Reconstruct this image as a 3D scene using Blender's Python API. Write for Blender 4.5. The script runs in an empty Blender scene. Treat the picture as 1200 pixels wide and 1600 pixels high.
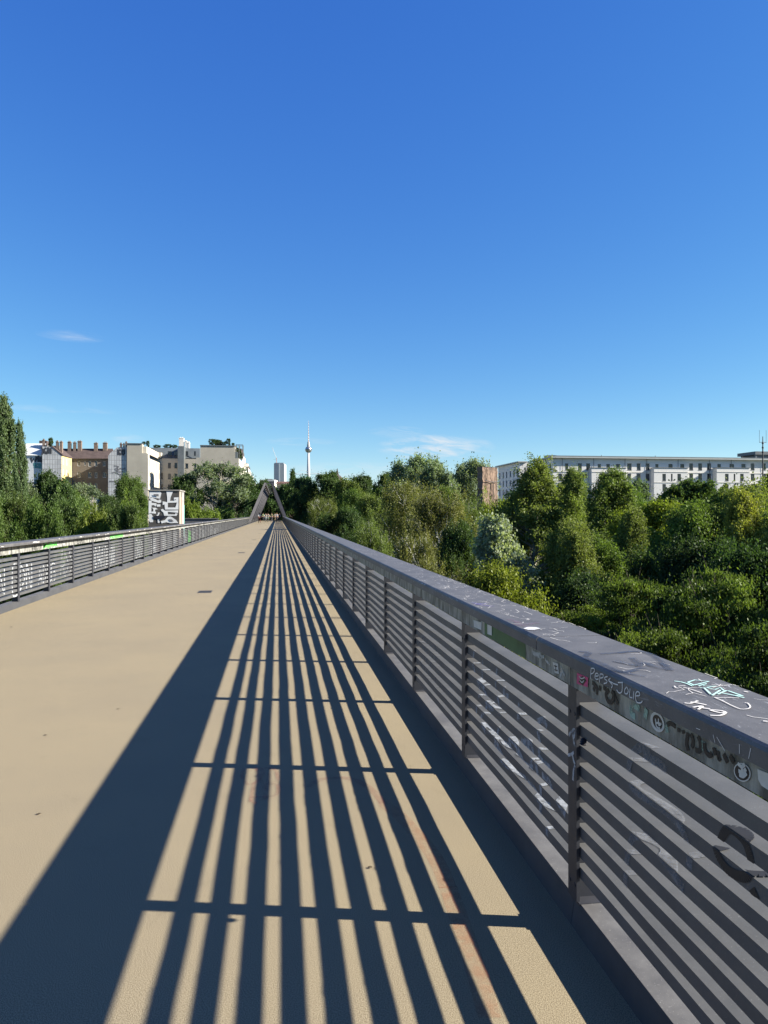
import bpy, bmesh, math, random
import numpy as np
from mathutils import Vector, Matrix

# ------------------------------------------------------------------ camera
F = 1150.0                       # focal length in photo pixels (photo is 1600 high)
PSI = math.atan(166.0 / F)       # camera turned right of the bridge axis (+Y)
CP, SP = math.cos(PSI), math.sin(PSI)
EYE = 1.55
HY = 803.0                       # horizon row in the photo
SC = bpy.context.scene
COL = SC.collection
cam = bpy.data.cameras.new('camera')
cam.sensor_fit = 'VERTICAL'
cam.sensor_height = 36.0
cam.sensor_width = 27.0
cam.lens = F / 1600.0 * 36.0
cam.clip_start = 0.05
cam.clip_end = 12000
camo = bpy.data.objects.new('camera', cam)
COL.objects.link(camo)
camo.location = (0, 0, EYE)
camo.rotation_euler = (math.radians(90) + math.atan(3.0 / F), 0, -PSI)
SC.camera = camo

# ------------------------------------------------------------------ light
TO_SUN = Vector((1.0, -0.227, 0.55)).normalized()
ELEV = math.asin(TO_SUN.z)
AZ = math.atan2(TO_SUN.x, TO_SUN.y)      # clockwise from +Y
sun = bpy.data.lights.new('sun', 'SUN')
sun.energy = 5.0
sun.angle = math.radians(0.5)
sun.color = (1.0, 0.93, 0.80)
suno = bpy.data.objects.new('sun', sun)
COL.objects.link(suno)
suno.location = (30, -10, 40)
suno.rotation_euler = TO_SUN.to_track_quat('Z', 'Y').to_euler()

SC.view_settings.view_transform = 'Standard'
SC.view_settings.look = 'None'
SC.view_settings.gamma = 1.0
SC.view_settings.exposure = 1.6
SC.cycles.use_denoising = True
SC.cycles.max_bounces = 6
SC.cycles.diffuse_bounces = 3
SC.cycles.glossy_bounces = 2
SC.cycles.transmission_bounces = 3
SC.cycles.transparent_max_bounces = 6
SC.cycles.caustics_reflective = False
SC.cycles.caustics_refractive = False

world = bpy.data.worlds.new('World')
SC.world = world
world.use_nodes = True
wn, wl = world.node_tree.nodes, world.node_tree.links
wn.clear()
w_out = wn.new('ShaderNodeOutputWorld')
w_bg = wn.new('ShaderNodeBackground')
w_bg.inputs['Strength'].default_value = 0.05
sky = wn.new('ShaderNodeTexSky')
sky.sky_type = 'NISHITA'
sky.sun_disc = False
sky.sun_elevation = ELEV
sky.sun_rotation = AZ
sky.altitude = 300
sky.air_density = 0.9
sky.dust_density = 0.0
sky.ozone_density = 5.0
hsv = wn.new('ShaderNodeHueSaturation')
hsv.inputs['Saturation'].default_value = 1.12
hsv.inputs['Value'].default_value = 1.0
wl.new(sky.outputs[0], hsv.inputs['Color'])
# faint cirrus wisps low over the trees, built in the sky's own directions
tc = wn.new('ShaderNodeTexCoord')
def wmath(op, a, b=None, c=None):
    n = wn.new('ShaderNodeMath'); n.operation = op
    for i, v in enumerate((a, b, c)):
        if v is None: continue
        if isinstance(v, (int, float)): n.inputs[i].default_value = v
        else: wl.new(v, n.inputs[i])
    return n.outputs[0]
sep = wn.new('ShaderNodeSeparateXYZ'); wl.new(tc.outputs['Generated'], sep.inputs[0])
azi = wmath('ARCTAN2', sep.outputs[0], sep.outputs[1])
ele = wmath('ARCSINE', sep.outputs[2])
comb = wn.new('ShaderNodeCombineXYZ')
wl.new(wmath('MULTIPLY', azi, 14.0), comb.inputs[0])
wl.new(wmath('ADD', wmath('MULTIPLY', ele, 70.0), wmath('MULTIPLY', azi, 6.0)), comb.inputs[1])
nz = wn.new('ShaderNodeTexNoise'); nz.inputs['Scale'].default_value = 1.3
nz.inputs['Detail'].default_value = 6; nz.inputs['Roughness'].default_value = 0.62; nz.inputs['Distortion'].default_value = 0.8
wl.new(comb.outputs[0], nz.inputs['Vector'])
total = None
def px_dir(px, py):
    q = (px - 600) / F
    a = math.atan(q) + PSI
    e = math.atan((HY - py) / F / math.sqrt(1 + q * q))
    return a, e
for (px, py, hw, hh, amp) in ((680, 699, 95, 22, 1.5), (112, 525, 50, 9, 0.32), (200, 686, 26, 8, 0.65), (620, 676, 50, 11, 0.5),
                              (560, 735, 150, 14, 0.5), (470, 690, 60, 7, 0.42), (90, 640, 90, 6, 0.3)):
    a0, e0 = px_dir(px, py)
    da = wmath('DIVIDE', wmath('SUBTRACT', azi, a0), hw / F)
    de = wmath('DIVIDE', wmath('SUBTRACT', ele, e0), hh / F)
    r2 = wmath('ADD', wmath('MULTIPLY', da, da), wmath('MULTIPLY', de, de))
    m = wmath('MULTIPLY', wmath('MAXIMUM', wmath('SUBTRACT', 1.0, r2), 0.0), amp)
    total = m if total is None else wmath('MAXIMUM', total, m)
nn = wmath('MULTIPLY', wmath('MAXIMUM', wmath('SUBTRACT', nz.outputs[0], 0.40), 0.0), 3.0)
cfac = wmath('MINIMUM', wmath('MULTIPLY', total, nn), 0.8)
cmix = wn.new('ShaderNodeMixRGB')
cmix.inputs['Color2'].default_value = (5.2, 5.6, 6.0, 1)
# camera-like colour response of the blue sky
ssep = wn.new('ShaderNodeSeparateColor'); wl.new(hsv.outputs[0], ssep.inputs[0])
scomb = wn.new('ShaderNodeCombineColor')
for ch_, (g_, p_) in enumerate(((1.0, 1.12), (1.18, 0.95), (2.70, 0.46))):
    wl.new(wmath('MULTIPLY', wmath('POWER', wmath('MAXIMUM', ssep.outputs[ch_], 0.0), p_), g_), scomb.inputs[ch_])
# high sky, out of view, is paled to make the deck shade less blue
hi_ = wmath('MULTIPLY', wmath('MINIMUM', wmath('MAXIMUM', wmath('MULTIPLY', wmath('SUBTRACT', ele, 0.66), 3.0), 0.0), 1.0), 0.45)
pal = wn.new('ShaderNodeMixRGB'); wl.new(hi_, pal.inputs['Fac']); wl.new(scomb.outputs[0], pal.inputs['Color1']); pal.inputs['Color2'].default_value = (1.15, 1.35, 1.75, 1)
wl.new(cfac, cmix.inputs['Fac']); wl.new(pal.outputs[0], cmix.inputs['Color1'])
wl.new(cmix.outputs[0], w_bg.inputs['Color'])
wl.new(w_bg.outputs[0], w_out.inputs['Surface'])

# ------------------------------------------------------------------ projection helpers (photo pixel -> place in the world)
def x_at(px, Y):
    q = (px - 600) / F
    return Y * (q * CP + SP) / (CP - q * SP)
def depth(X, Y): return Y * CP + X * SP
def on_y(px, py, Y):
    X = x_at(px, Y); return Vector((X, Y, EYE + (HY - py) / F * depth(X, Y)))
def y_at(px, X):
    q = (px - 600) / F
    return X * (CP - q * SP) / (q * CP + SP)
def on_x(px, py, X):
    Y = y_at(px, X); return Vector((X, Y, EYE + (HY - py) / F * depth(X, Y)))
def on_z(px, py, Z):
    D = F * (Z - EYE) / (HY - py); l = (px - 600) / F * D
    return Vector((D * SP + l * CP, D * CP - l * SP, Z))
def at_d(px, D, Z=0.0):
    l = (px - 600) / F * D
    return Vector((D * SP + l * CP, D * CP - l * SP, Z))

# ------------------------------------------------------------------ object helpers
def tag(o, label=None, cat=None, group=None, kind=None):
    if label: o['label'] = label
    if cat: o['category'] = cat
    if group: o['group'] = group
    if kind: o['kind'] = kind
    return o
def empty(name, loc=(0, 0, 0), label=None, cat=None, group=None, rz=0.0):
    o = bpy.data.objects.new(name, None); COL.objects.link(o)
    o.empty_display_size = 0.3
    o.location = loc; o.rotation_euler = (0, 0, rz)
    return tag(o, label, cat, group)
def link(name, me, parent=None, mat=None):
    o = bpy.data.objects.new(name, me); COL.objects.link(o)
    if mat and not me.materials:
        for m in (mat if isinstance(mat, (list, tuple)) else [mat]): me.materials.append(m)
    if parent: o.parent = parent
    return o

class MB:
    """collects plain polygons"""
    def __init__(s): s.v = []; s.f = []; s.m = []; s.mi = 0
    def quad(s, a, b, c, d):
        n = len(s.v); s.v += [tuple(a), tuple(b), tuple(c), tuple(d)]; s.f.append((n, n+1, n+2, n+3)); s.m.append(s.mi)
    def poly(s, pts):
        n = len(s.v); s.v += [tuple(p) for p in pts]; s.f.append(tuple(range(n, n+len(pts)))); s.m.append(s.mi)
    def box(s, x0, x1, y0, y1, z0, z1):
        n = len(s.v)
        s.v += [(x0,y0,z0),(x1,y0,z0),(x1,y1,z0),(x0,y1,z0),(x0,y0,z1),(x1,y0,z1),(x1,y1,z1),(x0,y1,z1)]
        s.f += [(n,n+3,n+2,n+1),(n+4,n+5,n+6,n+7),(n,n+1,n+5,n+4),(n+1,n+2,n+6,n+5),(n+2,n+3,n+7,n+6),(n+3,n,n+4,n+7)]
        s.m += [s.mi]*6
    def prism(s, pts, d):
        """closed outline pts (3D), extruded by vector d"""
        n = len(s.v); k = len(pts); d = Vector(d)
        s.v += [tuple(p) for p in pts] + [tuple(Vector(p)+d) for p in pts]
        s.f.append(tuple(range(n, n+k))); s.f.append(tuple(range(n+2*k-1, n+k-1, -1)))
        s.m += [s.mi]*2
        for i in range(k):
            j = (i+1) % k; s.f.append((n+j, n+i, n+k+i, n+k+j)); s.m.append(s.mi)
    def tube(s, pts, rad, seg=6, cap=True):
        pts = [Vector(p) for p in pts]
        if isinstance(rad, (int, float)): rad = [rad]*len(pts)
        rings = []
        for i, p in enumerate(pts):
            t = (pts[min(i+1, len(pts)-1)] - pts[max(i-1, 0)])
            if t.length < 1e-9: t = Vector((0,0,1))
            t.normalize()
            a = Vector((0,0,1)) if abs(t.z) < 0.9 else Vector((1,0,0))
            u = t.cross(a).normalized(); w = t.cross(u)
            n = len(s.v)
            for k in range(seg):
                th = 2*math.pi*k/seg
                s.v.append(tuple(p + (u*math.cos(th) + w*math.sin(th))*rad[i]))
            rings.append(n)
        for a, b in zip(rings, rings[1:]):
            for k in range(seg):
                k2 = (k+1) % seg; s.f.append((a+k, a+k2, b+k2, b+k)); s.m.append(s.mi)
        if cap:
            s.f.append(tuple(rings[0]+k for k in reversed(range(seg)))); s.f.append(tuple(rings[-1]+k for k in range(seg))); s.m += [s.mi]*2
    def lathe(s, c, prof, seg=24):
        """prof: (radius, z) from bottom to top"""
        rings = []
        for r, z in prof:
            n = len(s.v)
            for k in range(seg):
                th = 2*math.pi*k/seg; s.v.append((c[0]+r*math.cos(th), c[1]+r*math.sin(th), c[2]+z))
            rings.append(n)
        for a, b in zip(rings, rings[1:]):
            for k in range(seg):
                k2 = (k+1) % seg; s.f.append((a+k, a+k2, b+k2, b+k)); s.m.append(s.mi)
        s.f.append(tuple(rings[-1]+k for k in range(seg))); s.m.append(s.mi)
    def mesh(s, name, mat=None, smooth=False):
        me = bpy.data.meshes.new(name); me.from_pydata(s.v, [], s.f); me.update()
        if mat:
            for m in (mat if isinstance(mat, (list, tuple)) else [mat]): me.materials.append(m)
        if len(set(s.m)) > 1: me.polygons.foreach_set('material_index', s.m)
        if smooth: me.polygons.foreach_set('use_smooth', [True]*len(s.f))
        return me
    def build(s, name, mat=None, parent=None, smooth=False, bevel=0.0):
        o = link(name, s.mesh(name, mat, smooth), parent)
        if bevel:
            b = o.modifiers.new('bevel', 'BEVEL'); b.width = bevel; b.segments = 2; b.limit_method = 'ANGLE'
        return o

# ------------------------------------------------------------------ materials
def mat(name, col, rough=0.6, var=0.15, scale=4.0, metal=0.0, bump=0.0, bscale=None, spec=0.4, detail=5, col2=None, coord='Object', stretch=None, thr=None):
    m = bpy.data.materials.new(name); m.use_nodes = True
    n, l = m.node_tree.nodes, m.node_tree.links
    b = n['Principled BSDF']
    b.inputs['Roughness'].default_value = rough; b.inputs['Metallic'].default_value = metal
    b.inputs['Specular IOR Level'].default_value = spec
    t = n.new('ShaderNodeTexCoord')
    src = t.outputs[coord]
    if stretch:
        mp = n.new('ShaderNodeMapping'); mp.inputs['Scale'].default_value = stretch; l.new(src, mp.inputs[0]); src = mp.outputs[0]
    nz = n.new('ShaderNodeTexNoise'); nz.inputs['Scale'].default_value = scale; nz.inputs['Detail'].default_value = detail
    nz.inputs['Roughness'].default_value = 0.6
    l.new(src, nz.inputs['Vector'])
    r = n.new('ShaderNodeValToRGB')
    lo, hi = thr if thr else (0.3, 0.7)
    r.color_ramp.elements[0].position = lo; r.color_ramp.elements[1].position = hi
    c2 = col2 if col2 else tuple(min(1, c*(1+var)) for c in col)
    c1 = col if col2 else tuple(c*(1-var) for c in col)
    r.color_ramp.elements[0].color = (*c1, 1); r.color_ramp.elements[1].color = (*c2, 1)
    l.new(nz.outputs[0], r.inputs[0]); l.new(r.outputs[0], b.inputs['Base Color'])
    if bump:
        n2 = n.new('ShaderNodeTexNoise'); n2.inputs['Scale'].default_value = bscale or scale*6; n2.inputs['Detail'].default_value = 4
        l.new(src, n2.inputs['Vector'])
        bp = n.new('ShaderNodeBump'); bp.inputs['Strength'].default_value = bump; bp.inputs['Distance'].default_value = 0.02
        l.new(n2.outputs[0], bp.inputs['Height']); l.new(bp.outputs[0], b.inputs['Normal'])
    return m

def mix(n, l, fac, a, b, mode='MIX'):
    x = n.new('ShaderNodeMixRGB'); x.blend_type = mode
    for s, v in zip(('Fac', 'Color1', 'Color2'), (fac, a, b)):
        if isinstance(v, (int, float)): x.inputs[s].default_value = v
        elif isinstance(v, tuple): x.inputs[s].default_value = (*v, 1)
        else: l.new(v, x.inputs[s])
    return x.outputs[0]
def noise(n, l, vec, scale, detail=4, rough=0.6, dist=0.0):
    z = n.new('ShaderNodeTexNoise'); z.inputs['Scale'].default_value = scale; z.inputs['Detail'].default_value = detail
    z.inputs['Roughness'].default_value = rough; z.inputs['Distortion'].default_value = dist
    l.new(vec, z.inputs['Vector']); return z.outputs[0]
def ramp(n, l, fac, lo, hi, a=(0,0,0), b=(1,1,1)):
    r = n.new('ShaderNodeValToRGB'); r.color_ramp.elements[0].position = lo; r.color_ramp.elements[1].position = hi
    r.color_ramp.elements[0].color = (*a, 1); r.color_ramp.elements[1].color = (*b, 1)
    l.new(fac, r.inputs[0]); return r.outputs[0]

def deck_material():
    m = bpy.data.materials.new('deck coating'); m.use_nodes = True
    n, l = m.node_tree.nodes, m.node_tree.links; b = n['Principled BSDF']
    t = n.new('ShaderNodeTexCoord'); v = t.outputs['Object']
    fine = noise(n, l, v, 260, 2, 0.7)
    c = ramp(n, l, fine, 0.38, 0.60, (0.135, 0.108, 0.066), (0.322, 0.273, 0.186))
    big = ramp(n, l, noise(n, l, v, 0.5, 5, 0.65), 0.35, 0.7, (0.90, 0.90, 0.92), (1.04, 1.03, 1.0))
    c = mix(n, l, 1.0, c, big, 'MULTIPLY')
    st = ramp(n, l, noise(n, l, v, 3.2, 6, 0.7, 1.0), 0.60, 0.78, (1, 1, 1), (0.80, 0.79, 0.78))
    c = mix(n, l, 1.0, c, st, 'MULTIPLY')
    l.new(c, b.inputs['Base Color'])
    b.inputs['Roughness'].default_value = 0.85; b.inputs['Specular IOR Level'].default_value = 0.25
    bp = n.new('ShaderNodeBump'); bp.inputs['Strength'].default_value = 0.45; bp.inputs['Distance'].default_value = 0.003
    l.new(fine, bp.inputs['Height']); l.new(bp.outputs[0], b.inputs['Normal'])
    return m

def steel_material(name, base, worn, rough=0.5, scratch=0.35, smear=0.0):
    m = bpy.data.materials.new(name); m.use_nodes = True
    n, l = m.node_tree.nodes, m.node_tree.links; b = n['Principled BSDF']
    t = n.new('ShaderNodeTexCoord'); v = t.outputs['Object']
    c = ramp(n, l, noise(n, l, v, 5, 6, 0.65), 0.3, 0.75, base, worn)
    sp = ramp(n, l, noise(n, l, v, 180, 2, 0.8), 0.66, 0.74, (0, 0, 0), (scratch, scratch, scratch))
    c = mix(n, l, sp, c, tuple(min(1, x*3.2) for x in worn))
    if smear:
        mp = n.new('ShaderNodeMapping'); mp.inputs['Scale'].default_value = (9, 2.2, 9); mp.inputs['Rotation'].default_value = (0, 0, 0.5); l.new(v, mp.inputs[0])
        w = ramp(n, l, noise(n, l, mp.outputs[0], 3.0, 7, 0.72, 2.2), 0.60, 0.66)
        w2 = ramp(n, l, noise(n, l, v, 0.55, 2, 0.5), 0.46, 0.58, (0, 0, 0), (smear, smear, smear))
        c = mix(n, l, mix(n, l, 1.0, w, w2, 'MULTIPLY'), c, (0.34, 0.35, 0.38))
    l.new(c, b.inputs['Base Color'])
    b.inputs['Roughness'].default_value = rough; b.inputs['Specular IOR Level'].default_value = 0.45
    bp = n.new('ShaderNodeBump'); bp.inputs['Strength'].default_value = 0.12; bp.inputs['Distance'].default_value = 0.003
    l.new(noise(n, l, v, 60, 3), bp.inputs['Height']); l.new(bp.outputs[0], b.inputs['Normal'])
    return m

def paint(name, col, cover=0.35, rough=0.6, scale=30, amax=1.0, soft=0.12):
    """spray paint with worn, patchy cover"""
    m = bpy.data.materials.new(name); m.use_nodes = True
    n, l = m.node_tree.nodes, m.node_tree.links; b = n['Principled BSDF']
    b.inputs['Base Color'].default_value = (*col, 1); b.inputs['Roughness'].default_value = rough
    t = n.new('ShaderNodeTexCoord')
    a = ramp(n, l, noise(n, l, t.outputs['Object'], scale, 5, 0.7), cover - 0.08, cover + soft, (0, 0, 0), (amax,)*3)
    l.new(a, b.inputs['Alpha'])
    return m

def leaf_material():
    m = bpy.data.materials.new('leaves'); m.use_nodes = True
    n, l = m.node_tree.nodes, m.node_tree.links; n.clear()
    out = n.new('ShaderNodeOutputMaterial')
    oi = n.new('ShaderNodeObjectInfo')
    at = n.new('ShaderNodeAttribute'); at.attribute_name = 'tint'
    lo = n.new('ShaderNodeVectorMath'); lo.operation = 'MULTIPLY'
    cr = ramp(n, l, at.outputs['Fac'], 0.0, 1.0, (0.62, 0.66, 0.66), (1.80, 1.70, 1.40))
    n[cr.node.name].color_ramp.interpolation = 'LINEAR'
    c = mix(n, l, 1.0, oi.outputs['Color'], cr, 'MULTIPLY')
    d = n.new('ShaderNodeBsdfDiffuse'); tr = n.new('ShaderNodeBsdfTranslucent'); g = n.new('ShaderNodeBsdfGlossy')
    g.inputs['Roughness'].default_value = 0.45; g.inputs['Color'].default_value = (0.9, 0.95, 0.9, 1)
    l.new(c, d.inputs[0])
    ct = mix(n, l, 1.0, c, (1.25, 1.35, 0.55), 'MULTIPLY'); l.new(ct, tr.inputs[0])
    m1 = n.new('ShaderNodeMixShader'); m1.inputs[0].default_value = 0.40
    l.new(d.outputs[0], m1.inputs[1]); l.new(tr.outputs[0], m1.inputs[2])
    m2 = n.new('ShaderNodeMixShader'); m2.inputs[0].default_value = 0.010
    l.new(m1.outputs[0], m2.inputs[1]); l.new(g.outputs[0], m2.inputs[2])
    l.new(m2.outputs[0], out.inputs[0])
    return m

M = {}
M['deck'] = deck_material()
M['rail_top'] = steel_material('handrail steel', (0.060, 0.058, 0.060), (0.116, 0.113, 0.115), 0.56, 0.6, 0.9)
M['steel'] = steel_material('slat steel', (0.064, 0.066, 0.071), (0.100, 0.101, 0.105), 0.55, 0.35)
M['post'] = steel_material('post steel', (0.022, 0.024, 0.032), (0.044, 0.046, 0.056), 0.5, 0.2)
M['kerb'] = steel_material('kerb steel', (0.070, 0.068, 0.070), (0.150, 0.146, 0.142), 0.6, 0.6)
M['kerb_face_shaded'] = steel_material('shaded kerb face', (0.034, 0.035, 0.040), (0.056, 0.057, 0.062), 0.7, 0.2)  # darker than the kerb top: shade is put into the face colour
M['board'] = mat('grimy board', (0.075, 0.075, 0.07), 0.6, scale=4, col2=(0.33, 0.33, 0.31), bump=0.1, stretch=(1, 3.5, 1.2), thr=(.36, .62))
M['truss'] = mat('truss steel', (0.060, 0.058, 0.062), 0.55, 0.25, 1.5)
M['concrete'] = mat('concrete', (0.22, 0.21, 0.19), 0.85, 0.2, 1.2, bump=0.2)
M['white_paint'] = paint('white spray', (0.42, 0.44, 0.47), 0.42, scale=22)
M['faint_paint'] = paint('thin pale spray', (0.32, 0.345, 0.39), 0.34, scale=26, amax=.95, soft=.3)
M['grey_paint'] = paint('grey spray', (0.19, 0.20, 0.225), 0.34, scale=16, amax=.75, soft=.3)
M['white_line'] = paint('white marker', (0.62, 0.60, 0.58), 0.30, scale=60)
M['mint_line'] = paint('mint marker', (0.42, 0.66, 0.62), 0.27, scale=60)
M['navy_paint'] = paint('navy spray haze', (0.030, 0.042, 0.075), 0.35, scale=14, amax=.65, soft=.3)
M['mauve_paint'] = paint('mauve spray haze', (0.20, 0.12, 0.17), 0.42, scale=20, amax=.5, soft=.3)
M['violet_paint'] = paint('violet spray haze', (0.12, 0.10, 0.30), 0.42, scale=20, amax=.6, soft=.3)
M['black_paint'] = paint('black paint', (0.012, 0.012, 0.016), 0.22, scale=18)
M['green_paint'] = mat('green paint', (0.055, 0.12, 0.05), 0.6, 0.25, 8)
M['lime_paint'] = paint('lime spray', (0.12, 0.50, 0.10), 0.3, scale=16)
M['white_solid'] = mat('white sticker', (0.55, 0.56, 0.58), 0.5, 0.1, 20)
M['mint_stain'] = paint('mint stain', (0.28, 0.42, 0.38), 0.42, scale=20)
M['pink'] = mat('pink sticker', (0.50, 0.05, 0.20), 0.5, 0.1, 20)
M['ink'] = mat('black ink', (0.012, 0.012, 0.02), 0.5, 0.1, 20)
M['orange_spray'] = paint('orange spray on deck', (0.40, 0.15, 0.07), 0.40, scale=18, amax=.40, soft=.4)
M['red_spray'] = paint('faded red spray on deck', (0.28, 0.08, 0.06), 0.40, scale=18, amax=.42, soft=.4)
M['leaf'] = leaf_material()
M['bark'] = mat('bark', (0.07, 0.055, 0.042), 0.9, 0.4, 5, stretch=(3, 3, 0.6), bump=0.5)
M['pale_bark'] = mat('pale bark', (0.17, 0.15, 0.12), 0.9, scale=4, col2=(0.34, 0.32, 0.27), stretch=(2, 2, 1.0))
M['birch_bark'] = mat('birch bark', (0.06, 0.06, 0.06), 0.8, scale=6, col2=(0.55, 0.55, 0.50), stretch=(1, 1, 3), thr=(0.36, 0.46))

# ------------------------------------------------------------------ ground
def ground():
    m = bpy.data.materials.new('ground'); m.use_nodes = True
    n, l = m.node_tree.nodes, m.node_tree.links; b = n['Principled BSDF']
    t = n.new('ShaderNodeTexCoord'); v = t.outputs['Object']
    c = ramp(n, l, noise(n, l, v, 0.15, 8, 0.7), 0.35, 0.65, (0.030, 0.050, 0.016), (0.085, 0.078, 0.045))
    l.new(c, b.inputs['Base Color']); b.inputs['Roughness'].default_value = 0.95
    xs = sorted(set([-6000, -3000, -1500, -900, 900, 1500, 3000, 6000] + list(range(-600, 601, 12))))
    ys = sorted(set([-400, -200, -100, 1200, 2500, 5000, 9000] + list(range(-60, 700, 12))))
    bm = bmesh.new(); g = []
    rnd = random.Random(3)
    for y in ys:
        row = []
        for x in xs:
            z = -8 + 0.5*math.sin(x*0.05+1)*math.cos(y*0.043) + rnd.uniform(-.15, .15)
            row.append(bm.verts.new((x, y, z)))
        g.append(row)
    for j in range(len(ys)-1):
        for i in range(len(xs)-1):
            bm.faces.new((g[j][i], g[j][i+1], g[j+1][i+1], g[j+1][i]))
    me = bpy.data.meshes.new('ground'); bm.to_mesh(me); bm.free()
    o = link('ground', me, mat=m); tag(o, 'green and brown open ground under the bridge and trees', None, kind='structure')
ground()

# ------------------------------------------------------------------ footbridge deck
XR, XL = 1.096, -4.24            # deck edges
Y_START, Y_END = -6.6, 176.55
BAY = 1.65
Y_POST0 = 2.655 - 5*BAY
NB = int((Y_END - Y_POST0)/BAY)
d = MB()
d.box(XL, XR, Y_START-2, Y_END+2, -0.03, 0.0)
o = d.build('footpath', M['deck']); tag(o, 'sand coloured coated footpath along the bridge', kind='structure')
d = MB()
d.box(XL-0.25, XR+0.25, Y_START-2, Y_END+2, -0.30, -0.034)
for yy in range(int(Y_START), int(Y_END), 4): d.box(XL+0.2, XR-0.2, yy, yy+0.3, -0.9, -0.304)
d.box(XL+0.5, XL+0.95, Y_START-2, Y_END+2, -1.35, -0.904); d.box(XR-0.95, XR-0.5, Y_START-2, Y_END+2, -1.35, -0.904)
o = d.build('bridge_girders', M['truss'])
tag(o, 'grey steel girders carrying the footpath', kind='structure')
for i, yy in enumerate((-4, 22, 48, 74, 99, 150, 176)):
    p = MB(); c = (XL+XR)/2
    p.lathe((c-1.4, yy, -8.2), [(0.35, 0), (0.32, 6.6)], 16); p.lathe((c+1.4, yy, -8.2), [(0.35, 0), (0.32, 6.6)], 16)
    p.box(c-2.2, c+2.2, yy-0.35, yy+0.35, -1.6, -1.354)
    o = p.build('bridge_pier', M['concrete'])
    tag(o, 'concrete pier under the footbridge', kind='structure')

# ------------------------------------------------------------------ railings
X1 = 1.118; PITCH = 0.0757; ZTOP = 1.55 - 0.637*X1 - 0.0       # top slat height 0.838
SLZ = [ZTOP - k*PITCH for k in range(9)]
LIPH = 0.042; SLW = 0.080; TH = 0.004
rnd = random.Random(11)
def panel_mesh(seed):
    """nine angle-section slats between two posts; local y along the bay, x outwards, z up from the deck"""
    r = random.Random(seed); b = MB(); y0, y1 = 0.008, BAY-0.008; n = 6
    ys = [y0+(y1-y0)*k/n for k in range(n+1)]
    for z in SLZ:
        off = [r.uniform(-.0013, .0013) for _ in ys]; off[0] = off[-1] = 0
        xo = [r.uniform(-.001, .001) for _ in ys]
        bow = r.uniform(-.0015, .0015)
        zz = [z+off[k]+bow*math.sin(math.pi*k/n) for k in range(n+1)]
        for k in range(n):
            def sec(j):
                x = X1+xo[j]; zt = zz[j]; y = ys[j]
                return [Vector(p) for p in ((x, y, zt-LIPH), (x, y, zt), (x+SLW, y, zt), (x+SLW, y, zt-TH), (x+TH, y, zt-TH), (x+TH, y, zt-LIPH))]
            A, B = sec(k), sec(k+1)
            for q in range(6):
                q2 = (q+1) % 6; b.quad(A[q], A[q2], B[q2], B[q])
            if k == 0: b.quad(A[0], A[1], A[4], A[5]); b.quad(A[1], A[2], A[3], A[4])
            if k == n-1: b.quad(B[5], B[4], B[1], B[0]); b.quad(B[4], B[3], B[2], B[1])
    return b.mesh('slat_panel', M['steel'])
def post_mesh():
    b = MB()
    b.box(1.1025, 1.115, -0.040, 0.040, 0.10, 0.900)
    b.box(1.1155, 1.21, -0.005, 0.005, 0.10, 0.900); b.box(1.130, 1.21, -0.005, 0.005, 0.9005, 1.036)
    b.box(1.108, 1.20, -0.055, 0.055, 0.096, 0.104)
    for z in (0.16, 0.80):                                   # clamp bolts
        b.tube([(1.100, 0.022, z), (1.103, 0.022, z)], 0.008, 6); b.tube([(1.100, -0.022, z), (1.103, -0.022, z)], 0.008, 6)
    return b.mesh('post', M['post'])
def rail_profile_mesh(L):
    b = MB(); x0, x1, z0, z1 = 0.961, 1.232, 1.040, 1.088; g = 0.0025
    g = 0.0035; prof = [(x0, z0), (x0, z1-0.012), (x0+0.004, z1-0.004), (x0+0.012, z1), (x1-0.012, z1+0.0), (x1-0.003, z1-0.005), (x1, z1-0.014), (x1, z0)]
    A = [Vector((x, g, z)) for x, z in prof]; b.prism(list(reversed(A)), (0, L-2*g, 0))
    return b.mesh('handrail_section', M['rail_top'])
panels = [panel_mesh(k) for k in range(5)]
postm = post_mesh()
railm = rail_profile_mesh(3*BAY)
bb = MB(); bb.box(1.096, 1.128, 0.003, BAY-0.003, 0.902, 1.038); boardm = bb.mesh('fascia_board', M['board'])
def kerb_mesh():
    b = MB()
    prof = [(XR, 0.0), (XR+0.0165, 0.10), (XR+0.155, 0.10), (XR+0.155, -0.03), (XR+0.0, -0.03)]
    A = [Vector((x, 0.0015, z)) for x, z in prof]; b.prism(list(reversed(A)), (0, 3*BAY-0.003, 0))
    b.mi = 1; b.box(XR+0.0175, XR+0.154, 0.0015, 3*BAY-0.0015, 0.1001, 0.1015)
    return b.mesh('kerb', [M['kerb_face_shaded'], M['kerb']])
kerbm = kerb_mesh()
def railing(label, side, shift, nb):
    """side=1: right; side=-1: mirrored about the bridge's own axis"""
    root = empty('railing', (0, 0, 0), label, 'railing')
    def place(o, y):
        if side < 0:
            o.scale = (-1, 1, 1); o.location = (XL+XR, y+shift, 0)
        else: o.location = (0, y, 0)
    for k in range(nb):
        y = Y_POST0 + k*BAY
        o = link('slat_panel', panels[(k*7+(2 if side < 0 else 0)) % 5], root); place(o, y)
        o = link('fascia_board', boardm, root); place(o, y)
        o = link('post', postm, root); place(o, y)
        if k % 3 == 1:
            o = link('handrail_section', railm, root); place(o, y-2*BAY)
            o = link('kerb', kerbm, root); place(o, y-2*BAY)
    return root
NB = NB//3*3
rail_r = railing('near right steel railing of horizontal slats with a wide scratched handrail', 1, 0, NB)
rail_l = railing('left steel railing of horizontal slats covered in white graffiti', -1, 12.95-(2.655+6*BAY), NB)

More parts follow.
